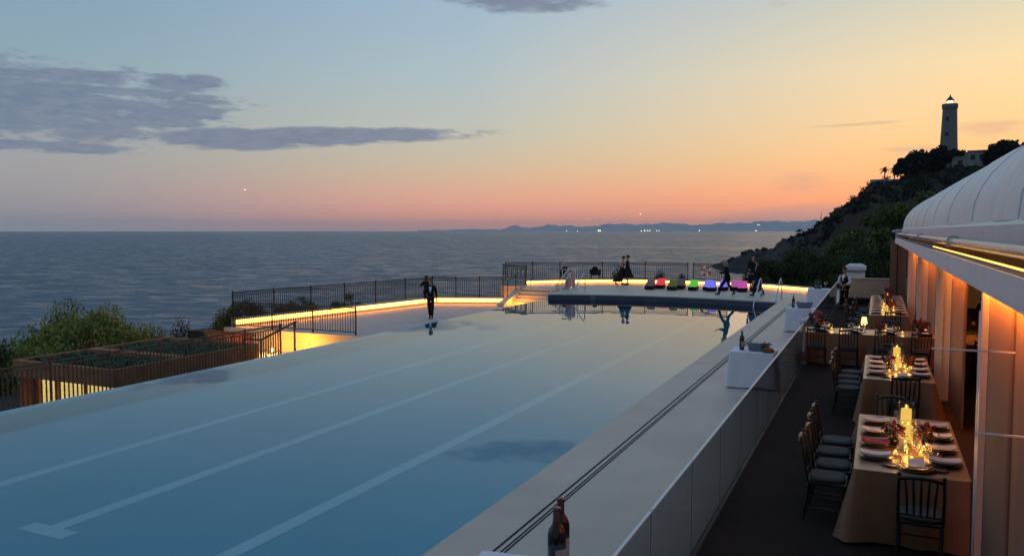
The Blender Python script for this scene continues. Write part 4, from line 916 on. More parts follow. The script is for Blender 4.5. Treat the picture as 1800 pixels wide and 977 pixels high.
# prototypes for what stands on the tables
pl = thing('dinner_plate', (0, 0, 0), 'x', 'plate')
m = MB(); m.lathe([(.001, .002), (.13, .002), (.172, .022), (.175, .027), (.13, .018), (.001, .017)], 24); m.build('charger', 'plate_dark', pl)
m = MB(); m.lathe([(.001, .022), (.10, .022), (.145, .04), (.147, .043), (.10, .03), (.001, .029)], 24); m.build('plate', 'plate_dark', pl); plate = Proto(pl)
m = MB(); m.lathe([(.001, .002), (.055, .002), (.085, .014), (.088, .018), (.055, .008), (.001, .007)], 20); sp = m.build('side_plate', 'plate_dark'); tag(sp, 'x', 'plate'); side_plate = Proto(sp)
def napkin_mesh(mt):
    m = MB(); nx_ = 12; T = .02
    for s_ in (0, 1):
        for i in range(nx_ + 1):
            x = -.15 + .30 * i / nx_; z = .044 + .012 * (abs(x) / .15) ** 2.2 + s_ * T - .005 * math.cos(x * 11)
            for yv in (-.075, .075): m.v.append((yv * (1 + .06 * math.sin(i)), x, z))
    N = 2 * (nx_ + 1)
    for i in range(nx_): a = 2 * i; m.f += [(a, a + 1, a + 3, a + 2), (N + a, N + a + 2, N + a + 3, N + a + 1), (a, a + 2, N + a + 2, N + a), (a + 1, N + a + 1, N + a + 3, a + 3)]
    m.f += [(0, N, N + 1, 1), (2 * nx_, 2 * nx_ + 1, N + 2 * nx_ + 1, N + 2 * nx_)]; m.sm = [False] * len(m.f)
    return Proto(tag(m.build('napkin', mt), 'x', 'napkin'))
nap, napr = napkin_mesh('napkin'), napkin_mesh('napkin_red')
m = MB(); m.lathe([(.001, 0), (.036, .001), (.034, .005), (.006, .012), (.0045, .09), (.012, .102), (.034, .125), (.041, .155), (.036, .205), (.0345, .205), (.039, .155), (.032, .128), (.001, .108)], 14); wine = Proto(tag(m.build('wine_glass', 'glass_ware'), 'x', 'wine glass'))
m = MB(); m.lathe([(.001, 0), (.030, .001), (.036, .10), (.034, .10), (.028, .008), (.001, .008)], 14); tumbler = Proto(tag(m.build('water_tumbler', 'glass_ware'), 'x', 'tumbler'))
def candle_thing(h, r, lab, en):
    t_ = thing('candle', (0, 0, 0), lab, 'candle')
    m = MB(); m.lathe([(.001, 0), (r, 0), (r, h * .8), (r * .97, h), (r * .5, h - .01), (.001, h - .012)], 14); m.build('wax', 'candle_glow', t_)
    m = MB(); m.lathe([(.001, h + .005), (.007, h + .012), (.005, h + .025), (.001, h + .04)], 8); m.build('flame', 'flame', t_)
    m = MB(); m.lathe([(r * 1.35, -.0), (r * 1.4, h * .5), (r * 1.4, h * 1.25), (r * 1.35, h * 1.25), (r * 1.35, h * .5), (r * 1.3, .002)], 16); m.build('hurricane_glass', 'glass_lantern', t_)
    l = bpy.data.lights.new('candle_light', 'POINT'); l.energy = en; l.color = (1, .41, .06); l.shadow_soft_size = .05; lo = bpy.data.objects.new('candle_light', l); col.objects.link(lo); lo.location = (0, 0, h * 1.25 + .07); lo.parent = t_
    return Proto(t_)
tall_candle, mid_candle = candle_thing(.27, .052, 'x', 3.4), candle_thing(.17, .048, 'x', 2.0)
tl = thing('tea_light', (0, 0, 0), 'x', 'tea light')
m = MB(); m.lathe([(.001, 0), (.032, 0), (.04, .06), (.036, .06), (.03, .005)], 12); m.build('cup', 'glass_lantern', tl)
m = MB(); m.lathe([(.001, .012), (.028, .012), (.03, .045), (.001, .047)], 12); m.build('glow', 'candle_glow', tl)
m = MB(); m.ball((0, 0, .055), .008, 8, 6, 1.5); m.build('flame', 'flame', tl)
l = bpy.data.lights.new('tea_glow', 'POINT'); l.energy = 1.1; l.color = (1, .41, .06); l.shadow_soft_size = .03; lo = bpy.data.objects.new('tea_glow', l); col.objects.link(lo); lo.location = (0, 0, .10); lo.parent = tl
tea = Proto(tl)
ls = thing('table_lamp', (0, 0, 0), 'x', 'table lamp')
m = MB(); m.lathe([(.001, 0), (.05, 0), (.05, .012), (.012, .02), (.008, .2), (.008, .24)], 12); m.build('base', 'steel', ls)
m = MB(); m.lathe([(.075, .21), (.052, .37), (.050, .37), (.072, .21)], 18); m.build('lamp_shade', 'shade_glow', ls)
l = bpy.data.lights.new('lamp_glow', 'POINT'); l.energy = 3.0; l.color = (1, .62, .2); l.shadow_soft_size = .03; lo = bpy.data.objects.new('lamp_glow', l); col.objects.link(lo); lo.location = (0, 0, .19); lo.parent = ls
lamp = Proto(ls)
def make_flowers(mt):
    t_ = thing('flower_arrangement', (0, 0, 0), 'x', 'flowers')
    m = MB(); m.lathe([(.001, 0), (.045, 0), (.06, .05), (.045, .1), (.04, .1), (.05, .05)], 12); m.build('vase', 'bottle_glass', t_)
    m = MB()
    for k in range(16):
        a = random.uniform(0, 6.28); r = random.uniform(.0, .12); z = random.uniform(.12, .27) - r * .4
        for q in range(7):
            b = random.uniform(0, 6.28); rr = random.uniform(.0, .022); m.ball((r * math.cos(a) + rr * math.cos(b), r * math.sin(a) + rr * math.sin(b), z + random.uniform(-.015, .02)), random.uniform(.012, .02), 6, 4)
    m.build('blossoms', mt, t_)
    cs = [(random.uniform(-.09, .09), random.uniform(-.09, .09), random.uniform(.1, .22), .07) for _ in range(9)]
    leaves(cs, 10, .05, (1, 1, 1)).build('leaves', 'leaf_dark', t_)
    m = MB()
    for k in range(6): a = k * 1.05; m.tube([(0, 0, .08), (.06 * math.cos(a), .06 * math.sin(a), .2)], .003, 4)
    m.build('stems', 'leaf_dark', t_)
    return Proto(t_)
fl_red, fl_pink = make_flowers('petal_red'), make_flowers('petal_pink')
ZT = D + TZ + .001
def setting(x, y, rz, who, tab, n, red=False, gl=2, bread=True):
    ax, ay = math.cos(rz), math.sin(rz)
    def at(dx, dy): return (x + dx * ax - dy * ay, y + dx * ay + dy * ax, ZT)
    plate.put(at(0, 0), rz, f'dark plate, {who} of {tab} dining table', f'dinner plates on the {tab} table')
    (napr if red else nap).put(at(0, 0), rz, f"{'dark red' if red else 'pale'} folded napkin, {who} of {tab} dining table", f'napkins on the {tab} table')
    if bread: side_plate.put(at(-.245, .06), rz, f'small bread plate, {who} of {tab} dining table', f'bread plates on the {tab} table')
    for k in range(gl):
        wine.put(at(.09 + .085 * k, .245 + .02 * k), 0, f'clear wine glass among the glassware in the middle of the {tab} dining table', f'wine glasses on the {tab} table', (1.0, .9)[k % 2])
# nearest and second tables: four places a side, one at the near end
for tab, cyo in (('nearest', 0), ('second', 1)):
    cx, cy, w, d = TABS[tab]
    for i in range(4):
        y = cy - d / 2 + .50 + i * .57
        setting(cx - w / 2 + .20, y, -math.pi / 2, f'{ORD[i]} place from the front, pool side', tab, i, red=(tab == 'nearest' and i == 1))
        setting(cx + w / 2 - .20, y, math.pi / 2, f'{ORD[i]} place from the front, marquee side', tab, i)
        chairp(cx - w / 2 - .27, y + .05, -math.pi / 2, f'black chair with grey pad, {ORD[i]} from the front, pool side of {tab} dining table')
    setting(cx + .06, cy - d / 2 + .2, 0, 'place at the front end', tab, 9)
    chairp(cx + .06, cy - d / 2 - .33, 0, f'black slatted chair at the front end of the {tab} dining table')
    chairp(cx - .12, cy + d / 2 + .3, math.pi, f'black slatted chair at the back end of the {tab} dining table')
    tall_candle.put((cx + .0, cy + .42, ZT), 0, f'tall thick glowing candle at the back of the centrepiece of {tab} table', 'candles on the dining tables', 1.15)
    mid_candle.put((cx + .01, cy + .02, ZT), 0, f'shorter glowing candle in a glass in the middle of the {tab} table', 'candles on the dining tables', 1.15)
    for k, (dx, dy) in enumerate(((.02, -.86), (-.13, -.66), (.12, -.60), (-.02, -.42), (.16, -.34), (-.16, .12), (.18, .30))): tea.put((cx + dx, cy + dy, ZT), 0, f"small glowing tea light on {tab} dining table, {ORD[k]} of seven counted from the front", 'tea lights on the dining tables')
    fl_red.put((cx - .14, cy - .18, ZT), .3, f'dark red flowers left of the candles on the {tab} table', 'flower arrangements')
    fl_red.put((cx + .20, cy - .12, ZT), 1.7, f'dark red flowers right of the candles on the {tab} table', 'flower arrangements')
    for k in range(6): tumbler.put((cx + random.uniform(-.22, .22), cy - .95 + k * .32, ZT), 0, f'clear water tumbler among the glassware in the middle of the {tab} dining table', f'tumblers on the {tab} table')
cx, cy, w, d = TABS['crosswise']
for i in range(4):
    x = cx - w / 2 + .42 + i * .74
    setting(x, cy - d / 2 + .2, 0, f'{ORD[i]} place from the left, near side', 'crosswise', i, bread=False, red=False)
    setting(x, cy + d / 2 - .2, math.pi, f'{ORD[i]} place from the left, far side', 'crosswise', i, bread=False)
    chairp(x - .12, cy - d / 2 - .34, 0, f'black slatted chair on the near side of the crosswise table, {ORD[i]} from the left')
    chairp(x, cy + d / 2 + .36, math.pi, f'black slatted chair on the far side of the crosswise table, {ORD[i]} from the left')
lamp.put((cx - .22, cy - .08, ZT), 0, 'small table lamp with a glowing yellow shade on the crosswise table')
for k, x in enumerate((-.95, -.72, .25, .62)): tea.put((cx + x, cy + .06 * (-1) ** k, ZT), 0, f'small glowing tea light on the crosswise table, {ORD[k]} from the left', 'tea lights on the dining tables')
fl_pink.put((cx - 1.28, cy + .1, ZT), 0, 'big pinkish red flowers at the left end of the crosswise table', 'flower arrangements', 1.7)
fl_red.put((cx + .12, cy - .05, ZT), 0, 'dark red flowers right of the lamp on the crosswise table', 'flower arrangements')
fl_red.put((cx + 1.0, cy, ZT), 0, 'large dark red flowers at the right end of the crosswise table', 'flower arrangements', 1.4)
cx, cy, w, d = TABS['farthest']
for i in range(8):
    y = cy - d / 2 + .5 + i * .9
    setting(cx - w / 2 + .2, y, -math.pi / 2, f'{ORD[i]} place from the front, pool side', 'farthest', i, bread=False)
    setting(cx + w / 2 - .2, y, math.pi / 2, f'{ORD[i]} place from the front, marquee side', 'farthest', i, bread=False)
    if i < 6: chairp(cx - w / 2 - .22 - (.25 if i in (1, 3) else 0), y, -math.pi / 2, f'black chair on the pool side of the farthest dining table, {ORD[i]} from the front')
chairp(cx + .08, cy - d / 2 - .33, 0, 'black slatted chair at the front end of the farthest dining table')
for k, (dx, dy) in enumerate(((-.05, -3.0), (.12, -1.9), (-.1, -.7), (.1, .6), (0, 2.2))):
    (mid_candle if k % 2 else tall_candle).put((cx + dx, cy + dy, ZT), 0, f'glowing candle on the farthest dining table, {ORD[k]} from the front', 'candles on the dining tables', .8)
for k, (dx, dy) in enumerate(((-.16, -2.7), (.14, -2.5), (-.14, -1.4), (.02, -3.3))): tea.put((cx + dx, cy + dy, ZT), 0, f'small glowing tea light on the farthest dining table, {ORD[k]} of four', 'tea lights on the dining tables', 1.4)
for k, (dx, dy) in enumerate(((.05, -2.4), (-.05, .1), (.1, 3.2))): fl_red.put((cx + dx, cy + dy, ZT), 0, f'dark red flowers between the candles of the farthest table, {ORD[k]} from the front', 'flower arrangements', 1.5)
# inside the marquee, seen through the opening
make_cloth_table('dining_table', 2.55, 20.6, 1.5, 2.0, TZ, .03, 'cloth_blush', 'dining table inside the marquee seen through the gap in the wall panels', 'blush cloth on the table inside the marquee')
for k, (dx, dy) in enumerate(((-.45, -.5), (-.3, .1))): tea.put((2.55 + dx, 20.6 + dy, ZT), 0, f"small glowing tea light on the table inside the marquee, {('front', 'rear')[k]} one", 'tea lights on the dining tables', 1.5)
for k in range(5): wine.put((2.0 + .1 * k, 20.0 + .13 * k, ZT), 0, 'clear wine glass on the table inside the marquee', 'wine glasses inside the marquee')
chairp(2.1, 19.2, 0, 'black slatted chair standing inside the marquee before the inner table')
chairp(2.3, 24.3, 2.6, 'black slatted chair inside the marquee beside the leaning person')

# ------------------------------------------------------------------ service tables on the deck
def bottle():
    t_ = thing('wine_bottle', (0, 0, 0), 'x', 'bottle')
    m = MB(); m.lathe([(.001, .004), (.032, 0), (.0375, .006), (.0375, .19), (.033, .212), (.017, .236), (.0145, .25), (.0145, .30), (.001, .301)], 18); bd_ = m.build('body', 'bottle_glass', t_)
    m = MB(); m.lathe([(.0153, .245), (.0153, .287), (.0168, .289), (.0168, .302), (.001, .303)], 14); m.build('foil_cap', 'foil_red', t_)
    m = MB(); n = 12; 
    for z in (.06, .14):
        for i in range(n + 1): a = -1.9 + 1.9 * i / n; m.v.append((.0379 * math.cos(a), .0379 * math.sin(a), z))
    m.f = [(i, i + 1, n + 2 + i, n + 1 + i) for i in range(n)]; m.sm = [True] * n; m.build('label', 'bottle_label', bd_); return Proto(t_)
bot = bottle()
def tub():
    t_ = thing('ice_tub', (0, 0, 0), 'x', 'ice tub')
    m = MB(); m.lathe([(.001, .0), (.17, .0), (.21, .16), (.217, .162), (.217, .172), (.2, .172), (.165, .03), (.001, .03)], 26, sx=1.0, sy=.62); m.build('tub', 'zinc', t_)
    for s in (-1, 1): m = MB(); m.tube([(s * .205, -.04, .12), (s * .245, -.03, .13), (s * .245, .03, .13), (s * .205, .04, .12)], .007, 6); m.build('handle', 'zinc', t_)
    m = MB()
    for k in range(34):
        a = random.uniform(0, 6.28); r = random.uniform(0, .17); x, y, z, q = r * math.cos(a), r * .6 * math.sin(a), .145 + random.uniform(-.02, .02), .02
        c = MB(); c.box(-q, q, -q, q, -q, q); ro = Matrix.Rotation(random.uniform(0, 3), 3, Vector((random.random(), random.random(), 1)).normalized())
        m.add([tuple(ro @ Vector(p) + Vector((x, y, z))) for p in c.v], c.f)
    m.build('ice', 'glass_edge', t_); return Proto(t_)
tubp = tub()
SV = {'nearest': (-1.10, 2.83), 'second': (-2.29, 16.95), 'third': (-2.2, 26.95), 'farthest': (-2.25, 36.15)}
for k, (x, y) in SV.items():
    make_cloth_table('service_table', x, y, .86, .70, .75, .02 if k != 'second' else .03, 'cloth_white', f'{k} service table standing on the pool deck under a white cloth', f'white cloth hanging to the deck over the {k} service table', flare=.06, wob=.012, zb=1.32 if k == 'nearest' else D, rz=R(8) if k == 'nearest' else 0)
ZS = D + .75 + .001; BX = ((-1.165, 2.97), (-1.192, 3.085))
bot.put((BX[0][0], BX[0][1], 2.071), .6, 'dark wine bottle with a tan label, nearer of two on the nearest service table', 'wine bottles')
bot.put((BX[1][0], BX[1][1], 2.071), .2, 'dark wine bottle with a red cap, farther of two on the nearest service table', 'wine bottles', 1.0)
bot.put((-2.52, 16.88, ZS), 0.2, 'big dark wine bottle beside the ice tub on the second service table', 'wine bottles', 1.32)
tubp.put((-2.19, 16.9, ZS), .1, 'oval zinc tub full of ice on the second service table', 'ice tubs', (1.12, 1.12, 1.05))
def bread_():
    t_ = thing('bread_basket', (0, 0, 0), 'x', 'bread')
    m = MB(); m.lathe([(.001, 0), (.09, 0), (.12, .05), (.11, .05), (.08, .01)], 14, sx=1.1); m.build('basket', 'bread', t_)
    m = MB()
    for k in range(5): a = k * 1.3; m.ball((.055 * math.cos(a), .045 * math.sin(a), .06 + .01 * (k % 2)), .045, 8, 6, .8)
    m.build('rolls', 'bread', t_); return Proto(t_)
brd = bread_()
brd.put((-1.97, 16.72, ZS), 0, 'brown basket of rolls at the right end of the second service table', 'bread baskets')
bot.put((-2.44, 26.95, ZS), .2, 'dark wine bottle beside the ice tub on the third service table', 'wine bottles', 1.3)
tubp.put((-2.1, 26.9, ZS), .0, 'oval zinc tub full of ice on the third service table', 'ice tubs', (1.2, 1.2, 1.15))
for k, (dx, dy) in enumerate(((-.14, -.1), (-.02, -.05), (.06, -.18), (-.08, .1))): bot.put((-2.25 + dx, 36.15 + dy, ZS), .2, f"dark wine bottle on the farthest service table, {('leftmost', 'third from left', 'rightmost', 'second from left')[k]} of the cluster", 'wine bottles', 1.25)
wine.put((-2.0, 36.1, ZS), 0, 'large clear stemmed glass at the right end of the farthest service table', None, 1.5)

# ------------------------------------------------------------------ lounge seats on the upper terrace
def lounger(px_, x, y, c, lab, w=.46, rz=0):
    t_ = thing('lounge_seat', (x, y, D), lab, 'lounge seat', 'coloured lounge seats on the terrace', rz=rz)
    m = MB(); m.box(-w / 2, w / 2, 0, .62, .02, .21); m.build('base', 'lounger_base', t_, bevel=.015)
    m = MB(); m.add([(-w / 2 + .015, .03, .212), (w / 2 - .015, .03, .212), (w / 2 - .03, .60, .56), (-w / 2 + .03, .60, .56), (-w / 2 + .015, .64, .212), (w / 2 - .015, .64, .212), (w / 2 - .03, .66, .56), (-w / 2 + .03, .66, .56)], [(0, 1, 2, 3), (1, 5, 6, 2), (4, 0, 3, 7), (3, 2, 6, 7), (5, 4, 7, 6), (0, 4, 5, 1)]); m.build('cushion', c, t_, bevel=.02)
    return t_
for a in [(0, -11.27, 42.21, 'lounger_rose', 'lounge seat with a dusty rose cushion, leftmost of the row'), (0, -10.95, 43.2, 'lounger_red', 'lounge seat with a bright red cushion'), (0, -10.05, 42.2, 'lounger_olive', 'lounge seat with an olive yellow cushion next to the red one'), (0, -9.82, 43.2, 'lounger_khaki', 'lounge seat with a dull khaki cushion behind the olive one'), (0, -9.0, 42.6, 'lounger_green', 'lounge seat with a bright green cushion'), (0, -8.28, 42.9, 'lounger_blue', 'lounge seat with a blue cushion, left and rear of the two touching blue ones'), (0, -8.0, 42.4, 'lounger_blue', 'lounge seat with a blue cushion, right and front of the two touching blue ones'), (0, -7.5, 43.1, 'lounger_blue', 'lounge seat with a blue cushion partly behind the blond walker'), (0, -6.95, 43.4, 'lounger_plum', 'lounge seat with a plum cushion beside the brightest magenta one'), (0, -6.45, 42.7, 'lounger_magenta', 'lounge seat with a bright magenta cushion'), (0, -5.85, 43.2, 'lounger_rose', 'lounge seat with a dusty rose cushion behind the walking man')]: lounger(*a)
# dark garden seats just behind the kerb
for k, (x, y, lab) in enumerate(((-17.55, 46.0, 'dark woven garden chair behind the kerb near the stair, leftmost of two'), (-15.9, 46.9, 'dark woven garden chair behind the kerb beside the framed panel'))):
    t_ = thing('garden_chair', (x, y, D + .27), lab, 'chair', rz=.4)
    m = MB(); m.box(-.3, .3, -.35, .3, .2, .36); m.build('seat', 'lounger_base', t_, bevel=.03)
    m = MB(); m.lathe([(.24, .36), (.22, .55), (.10, .72)], 10, (0, .26, 0), 1, .3, cap=True); m.build('backrest', 'lounger_base', t_, bevel=.04)
    for sx in (-1, 1): m = MB(); m.box(sx * .3 - .04, sx * .3 + .04, -.3, .3, .36, .55); m.build('armrest', 'lounger_base', t_, bevel=.02)
    for sx in (-1, 1):
        for sy in (-1, 1): m = MB(); m.box(sx * .24 - .02, sx * .24 + .02, sy * .25 - .02, sy * .25 + .02, -.02, .2); m.build('leg', 'lounger_base', t_)

# ------------------------------------------------------------------ people
def skin(verts, edges, radii, sub=1, root=0):
    me = bpy.data.meshes.new('tmp'); me.from_pydata([tuple(v) for v in verts], edges, []); o = bpy.data.objects.new('tmp', me); col.objects.link(o)
    md = o.modifiers.new('s', 'SKIN'); md.use_smooth_shade = True
    if not me.skin_vertices: me.attributes.new if False else None
    for i, r in enumerate(radii):
        sv = me.skin_vertices[0].data[i]; sv.radius = r if isinstance(r, tuple) else (r, r); sv.use_root = (i == root)
    sb = o.modifiers.new('b', 'SUBSURF'); sb.levels = sub; sb.render_levels = sub
    dg = bpy.context.evaluated_depsgraph_get(); ev = o.evaluated_get(dg); out = bpy.data.meshes.new_from_object(ev)
    mb = MB(); mb.v = [tuple(v.co) for v in out.vertices]; mb.f = [tuple(p.vertices) for p in out.polygons]; mb.sm = [True] * len(mb.f)
    bpy.data.objects.remove(o); bpy.data.meshes.remove(me); bpy.data.meshes.remove(out); return mb
BASE = dict(pelvis=(0, 0, .95), waist=(0, 0, 1.09), chest=(0, 0, 1.30), neck=(0, 0, 1.49), chin=(0, -.015, 1.575), head=(0, -.01, 1.68), top=(0, 0, 1.755),
            shL=(.185, 0, 1.415), elL=(.235, .03, 1.14), wrL=(.245, -.03, .90), haL=(.245, -.05, .82), shR=(-.185, 0, 1.415), elR=(-.235, .03, 1.14), wrR=(-.245, -.03, .90), haR=(-.245, -.05, .82),
            hiL=(.095, 0, .90), knL=(.105, -.02, .50), anL=(.11, .02, .085), toL=(.12, -.17, .035), hiR=(-.095, 0, .90), knR=(-.105, -.02, .50), anR=(-.11, .02, .085), toR=(-.12, -.17, .035))
def person(label, loc, rz, pose=None, hair='hair_dark', top='jacket', bottom='trousers', hs=1.0, long_hair=False, bun=False, group=None, shirt=True, tie=True, skirt=None, bald=False):
    J = {k: Vector(v) for k, v in BASE.items()}
    for k, v in (pose or {}).items(): J[k] = Vector(v)
    t_ = thing('person', loc, label, 'person', group, rz); t_.scale = (hs, hs, hs)
    names = list(J); ix = {k: i for i, k in enumerate(names)}
    E = [('pelvis', 'waist'), ('waist', 'chest'), ('chest', 'neck'), ('neck', 'chin'), ('chin', 'head'), ('head', 'top')]
    for s in 'LR': E += [('chest', 'sh' + s), ('sh' + s, 'el' + s), ('el' + s, 'wr' + s), ('wr' + s, 'ha' + s), ('pelvis', 'hi' + s), ('hi' + s, 'kn' + s), ('kn' + s, 'an' + s), ('an' + s, 'to' + s)]
    rad = dict(pelvis=(.13, .10), waist=(.115, .09), chest=(.13, .095), neck=.05, chin=.062, head=(.075, .09), top=.05, sh=.055, el=.04, wr=.028, ha=.026, hi=.08, kn=.055, an=.04, to=.035)
    V = [J[k] for k in names]; rr = [rad[k] if k in rad else rad[k[:-1]] for k in names]; EE = [(ix[a], ix[b]) for a, b in E]
    for s in 'LR':                           # five fingers on each hand
        w, h = J['wr' + s], J['ha' + s]; d = (h - w).normalized(); side = d.cross(Vector((0, 0, 1)) if abs(d.z) < .9 else Vector((0, 1, 0))).normalized(); up = side.cross(d)
        for q, L in ((-.03, .065), (-.01, .08), (.01, .078), (.03, .062)):
            o = len(V); V += [h + side * q + d * .02, h + side * q + d * (.02 + L * .55) + up * .008, h + side * q + d * (.02 + L * .9) + up * .03]; rr += [.011, .0095, .008]; EE += [(ix['ha' + s], o), (o, o + 1), (o + 1, o + 2)]
        o = len(V); V += [w + d * .03 + side * .035, w + d * .065 + side * .055 + up * .015]; rr += [.012, .009]; EE += [(ix['wr' + s], o), (o, o + 1)]
    b = skin(V, EE, rr, 1, ix['pelvis'])
    hd = (J['top'] - J['chin']).normalized(); hc = J['head']; fwd = (Vector((0, -1, 0)) - hd * Vector((0, -1, 0)).dot(hd)).normalized(); sd = hd.cross(fwd)
    p = hc + fwd * .095; b.tube([p + hd * .03, p + fwd * .012 - hd * .012, p - hd * .02], [.006, .014, .006], 6)
    for s in (-1, 1): b.ball(hc + sd * s * .082 - hd * .005, .024, 6, 5)
    b.build('body', 'skin', t_)
    f = MB()
    for s in (-1, 1): f.ball(hc + fwd * .088 + sd * s * .032 + hd * .028, .009, 6, 5)
    f.tube([hc + fwd * .085 - hd * .055 - sd * .022, hc + fwd * .092 - hd * .057, hc + fwd * .085 - hd * .055 + sd * .022], .005, 5); f.build('eyes_and_mouth', 'hair_dark', t_)
    if not bald:
        m = MB(); cs = []
        for i in range(9):
            th = math.pi * .58 * i / 8; r = .106 * math.sin(th) + .001; z = .115 * math.cos(th)
            cs.append([hc + hd * (z + .022) + (sd * math.cos(a) * .95 + fwd * math.sin(a)) * r - fwd * .018 - (hd * .05 * (i / 8) if math.sin(a) < -.1 else -hd * .055 * max(0, math.sin(a)) * (i / 8)) for a in np.linspace(0, 2 * math.pi, 14, endpoint=False)])
        P = [q for c in cs for q in c]; m.add(P, [(i * 14 + j, i * 14 + (j + 1) % 14, (i + 1) * 14 + (j + 1) % 14, (i + 1) * 14 + j) for i in range(8) for j in range(14)], True)
        if long_hair: m.tube([hc - fwd * .07 + hd * .03, hc - fwd * .10 - hd * .09, hc - fwd * .095 - hd * .22], [.08, .085, .03], 10)
        if bun: m.ball(hc - fwd * .115 + hd * .06, .052, 8, 6)
        m.build('hair', hair, t_)
    # clothes
    def chain(keys, edges, rads, name, mt, sub=1):
        k2 = {k: i for i, k in enumerate(keys)}; skin([J[k] for k in keys], [(k2[a], k2[c]) for a, c in edges], rads, sub, 0).build(name, mt, t_)
    tor = [('pelvis', 'waist'), ('waist', 'chest'), ('chest', 'shL'), ('chest', 'shR')]
    if top in ('jacket', 'blouse', 'waistcoat'):
        J['colr'] = J['neck'] - Vector((0, -.01, .05)); fat = 1.12 if top == 'jacket' else .95
        ks = ['pelvis', 'waist', 'chest', 'colr', 'shL', 'shR']; ed = tor + [('chest', 'colr')]; rd = [(.165 * fat, .125 * fat), (.145 * fat, .115 * fat), (.165 * fat, .125 * fat), .085, .085 * fat, .085 * fat]
        if top != 'waistcoat':
            ks += ['elL', 'wrL', 'elR', 'wrR']; ed = ed + [('shL', 'elL'), ('elL', 'wrL'), ('shR', 'elR'), ('elR', 'wrR')]; rd += [.06, .045, .06, .045]
        chain(ks, ed, rd, {'jacket': 'jacket', 'blouse': 'blouse', 'waistcoat': 'waistcoat'}[top], 'black_cloth')
        if top == 'waistcoat':
            for s in 'LR': chain(['sh' + s, 'el' + s, 'wr' + s], [('sh' + s, 'el' + s), ('el' + s, 'wr' + s)], [.083, .062, .048], 'sleeve', 'shirt_white')
            m = MB(); pe = J['pelvis']; m.lathe([(.175, -.16), (.17, .06)], 16, (pe.x, pe.y, pe.z), 1, .8); m.build('apron', 'apron', t_)
        if shirt:
            ch, ne, wa = J['chest'], J['neck'], J['waist']; fy = -.133
            m = MB(); m.add([ne + Vector((-.06, -.055, -.015)), ne + Vector((.06, -.055, -.015)), ch + Vector((.052, fy, .04)), ch + Vector((.006, fy - .004, -.14)), ch + Vector((-.006, fy - .004, -.14)), ch + Vector((-.052, fy, .04)), ne + Vector((-.05, -.02, -.03)), ne + Vector((.05, -.02, -.03)), ch + Vector((0, -.05, -.1))], [(0, 5, 4, 3, 2, 1), (6, 7, 8), (0, 1, 7, 6)]); m.build('shirt', 'shirt_white', t_)
            if tie:
                m = MB(); c = ne + Vector((0, -.07, -.012)); m.add([c + Vector((-.055, 0, .025)), c + Vector((-.055, 0, -.025)), c + Vector((0, -.012, -.01)), c + Vector((.055, 0, -.025)), c + Vector((.055, 0, .025)), c + Vector((0, -.012, .01)), c + Vector((0, .02, 0))], [(0, 1, 2, 5), (5, 2, 3, 4), (0, 5, 6), (5, 4, 6), (1, 6, 2), (2, 6, 3)]); m.build('bow_tie', 'black_cloth', t_)
    else:   # sleeveless bodice
        J['colr'] = J['neck'] - Vector((0, 0, .10))
        chain(['pelvis', 'waist', 'chest', 'colr'], [('pelvis', 'waist'), ('waist', 'chest'), ('chest', 'colr')], [(.145, .115), (.118, .1), (.15, .118), (.12, .09)], 'bodice', 'black_cloth')
    if bottom == 'trousers':
        chain(['pelvis', 'hiL', 'knL', 'anL', 'hiR', 'knR', 'anR'], [('pelvis', 'hiL'), ('hiL', 'knL'), ('knL', 'anL'), ('pelvis', 'hiR'), ('hiR', 'knR'), ('knR', 'anR')], [(.15, .12), .105, .078, .062, .105, .078, .062], 'trousers', 'black_cloth')
    elif bottom == 'skirt':
        sk = skirt or dict(h=.42, r=.36, dx=0, dy=0); wa = J['waist']; m = MB(); n = 28
        for i in range(8):
            t = i / 7; z = wa.z * (1 - t) + sk['h'] * t; r = .125 + (sk['r'] - .125) * t ** .75
            for k in range(n): a = 2 * math.pi * k / n; q = r * (1 + .09 * t * math.sin(k * 2 * math.pi / 4)); m.v.append((wa.x + sk['dx'] * t * t + q * math.cos(a), wa.y + sk['dy'] * t * t + q * .85 * math.sin(a), z + .015 * t * math.sin(k * 1.7)))
        m.f = [(i * n + k, i * n + (k + 1) % n, (i + 1) * n + (k + 1) % n, (i + 1) * n + k) for i in range(7) for k in range(n)]; m.sm = [True] * len(m.f); m.build('skirt', 'black_cloth', t_)
    for s in 'LR':
        an, to = J['an' + s], J['to' + s]; d = to - an; m = MB(); m.tube([an - Vector((d.x, d.y, 0)) * .28 - Vector((0, 0, .03)), an + d * .45 - Vector((0, 0, .0)), to + d * .12], [.042, .046, .03], 8); m.build('shoe', 'black_cloth', t_)
    return t_
walk = dict(knL=(.10, -.16, .50), anL=(.10, -.13, .10), toL=(.11, -.31, .05), knR=(-.10, .02, .50), anR=(-.10, .22, .16), toR=(-.10, .08, .04), elL=(.25, .10, 1.15), wrL=(.25, .05, .92), haL=(.25, .03, .84), elR=(-.25, .0, 1.14), wrR=(-.25, -.14, .92), haR=(-.25, -.17, .84))
face = lambda x, y: math.atan2(y, x) + math.pi / 2          # rotation that turns a figure (front = -y) towards direction x, y
person('man in a black dinner jacket and bow tie walking along the lower deck', (-18.64, 31.57, -.55), face(.45, -.9), dict(knL=(.085, -.10, .50), anL=(.07, -.06, .085), toL=(.08, -.24, .035), knR=(-.06, .02, .5), anR=(-.04, .14, .12), toR=(-.05, -.03, .03), elL=(.26, .02, 1.15), wrL=(.27, -.06, .93), haL=(.265, -.09, .85)), hs=1.03, hair='hair_grey')
person('person in dark clothes with dark hair behind the lit kerb near the walking man', (-22.75, 38.1, -.80), face(-.3, 1), dict(elL=(.36, .0, 1.2), wrL=(.30, -.2, 1.28), haL=(.27, -.27, 1.3)), long_hair=True, shirt=False, hs=1.0)
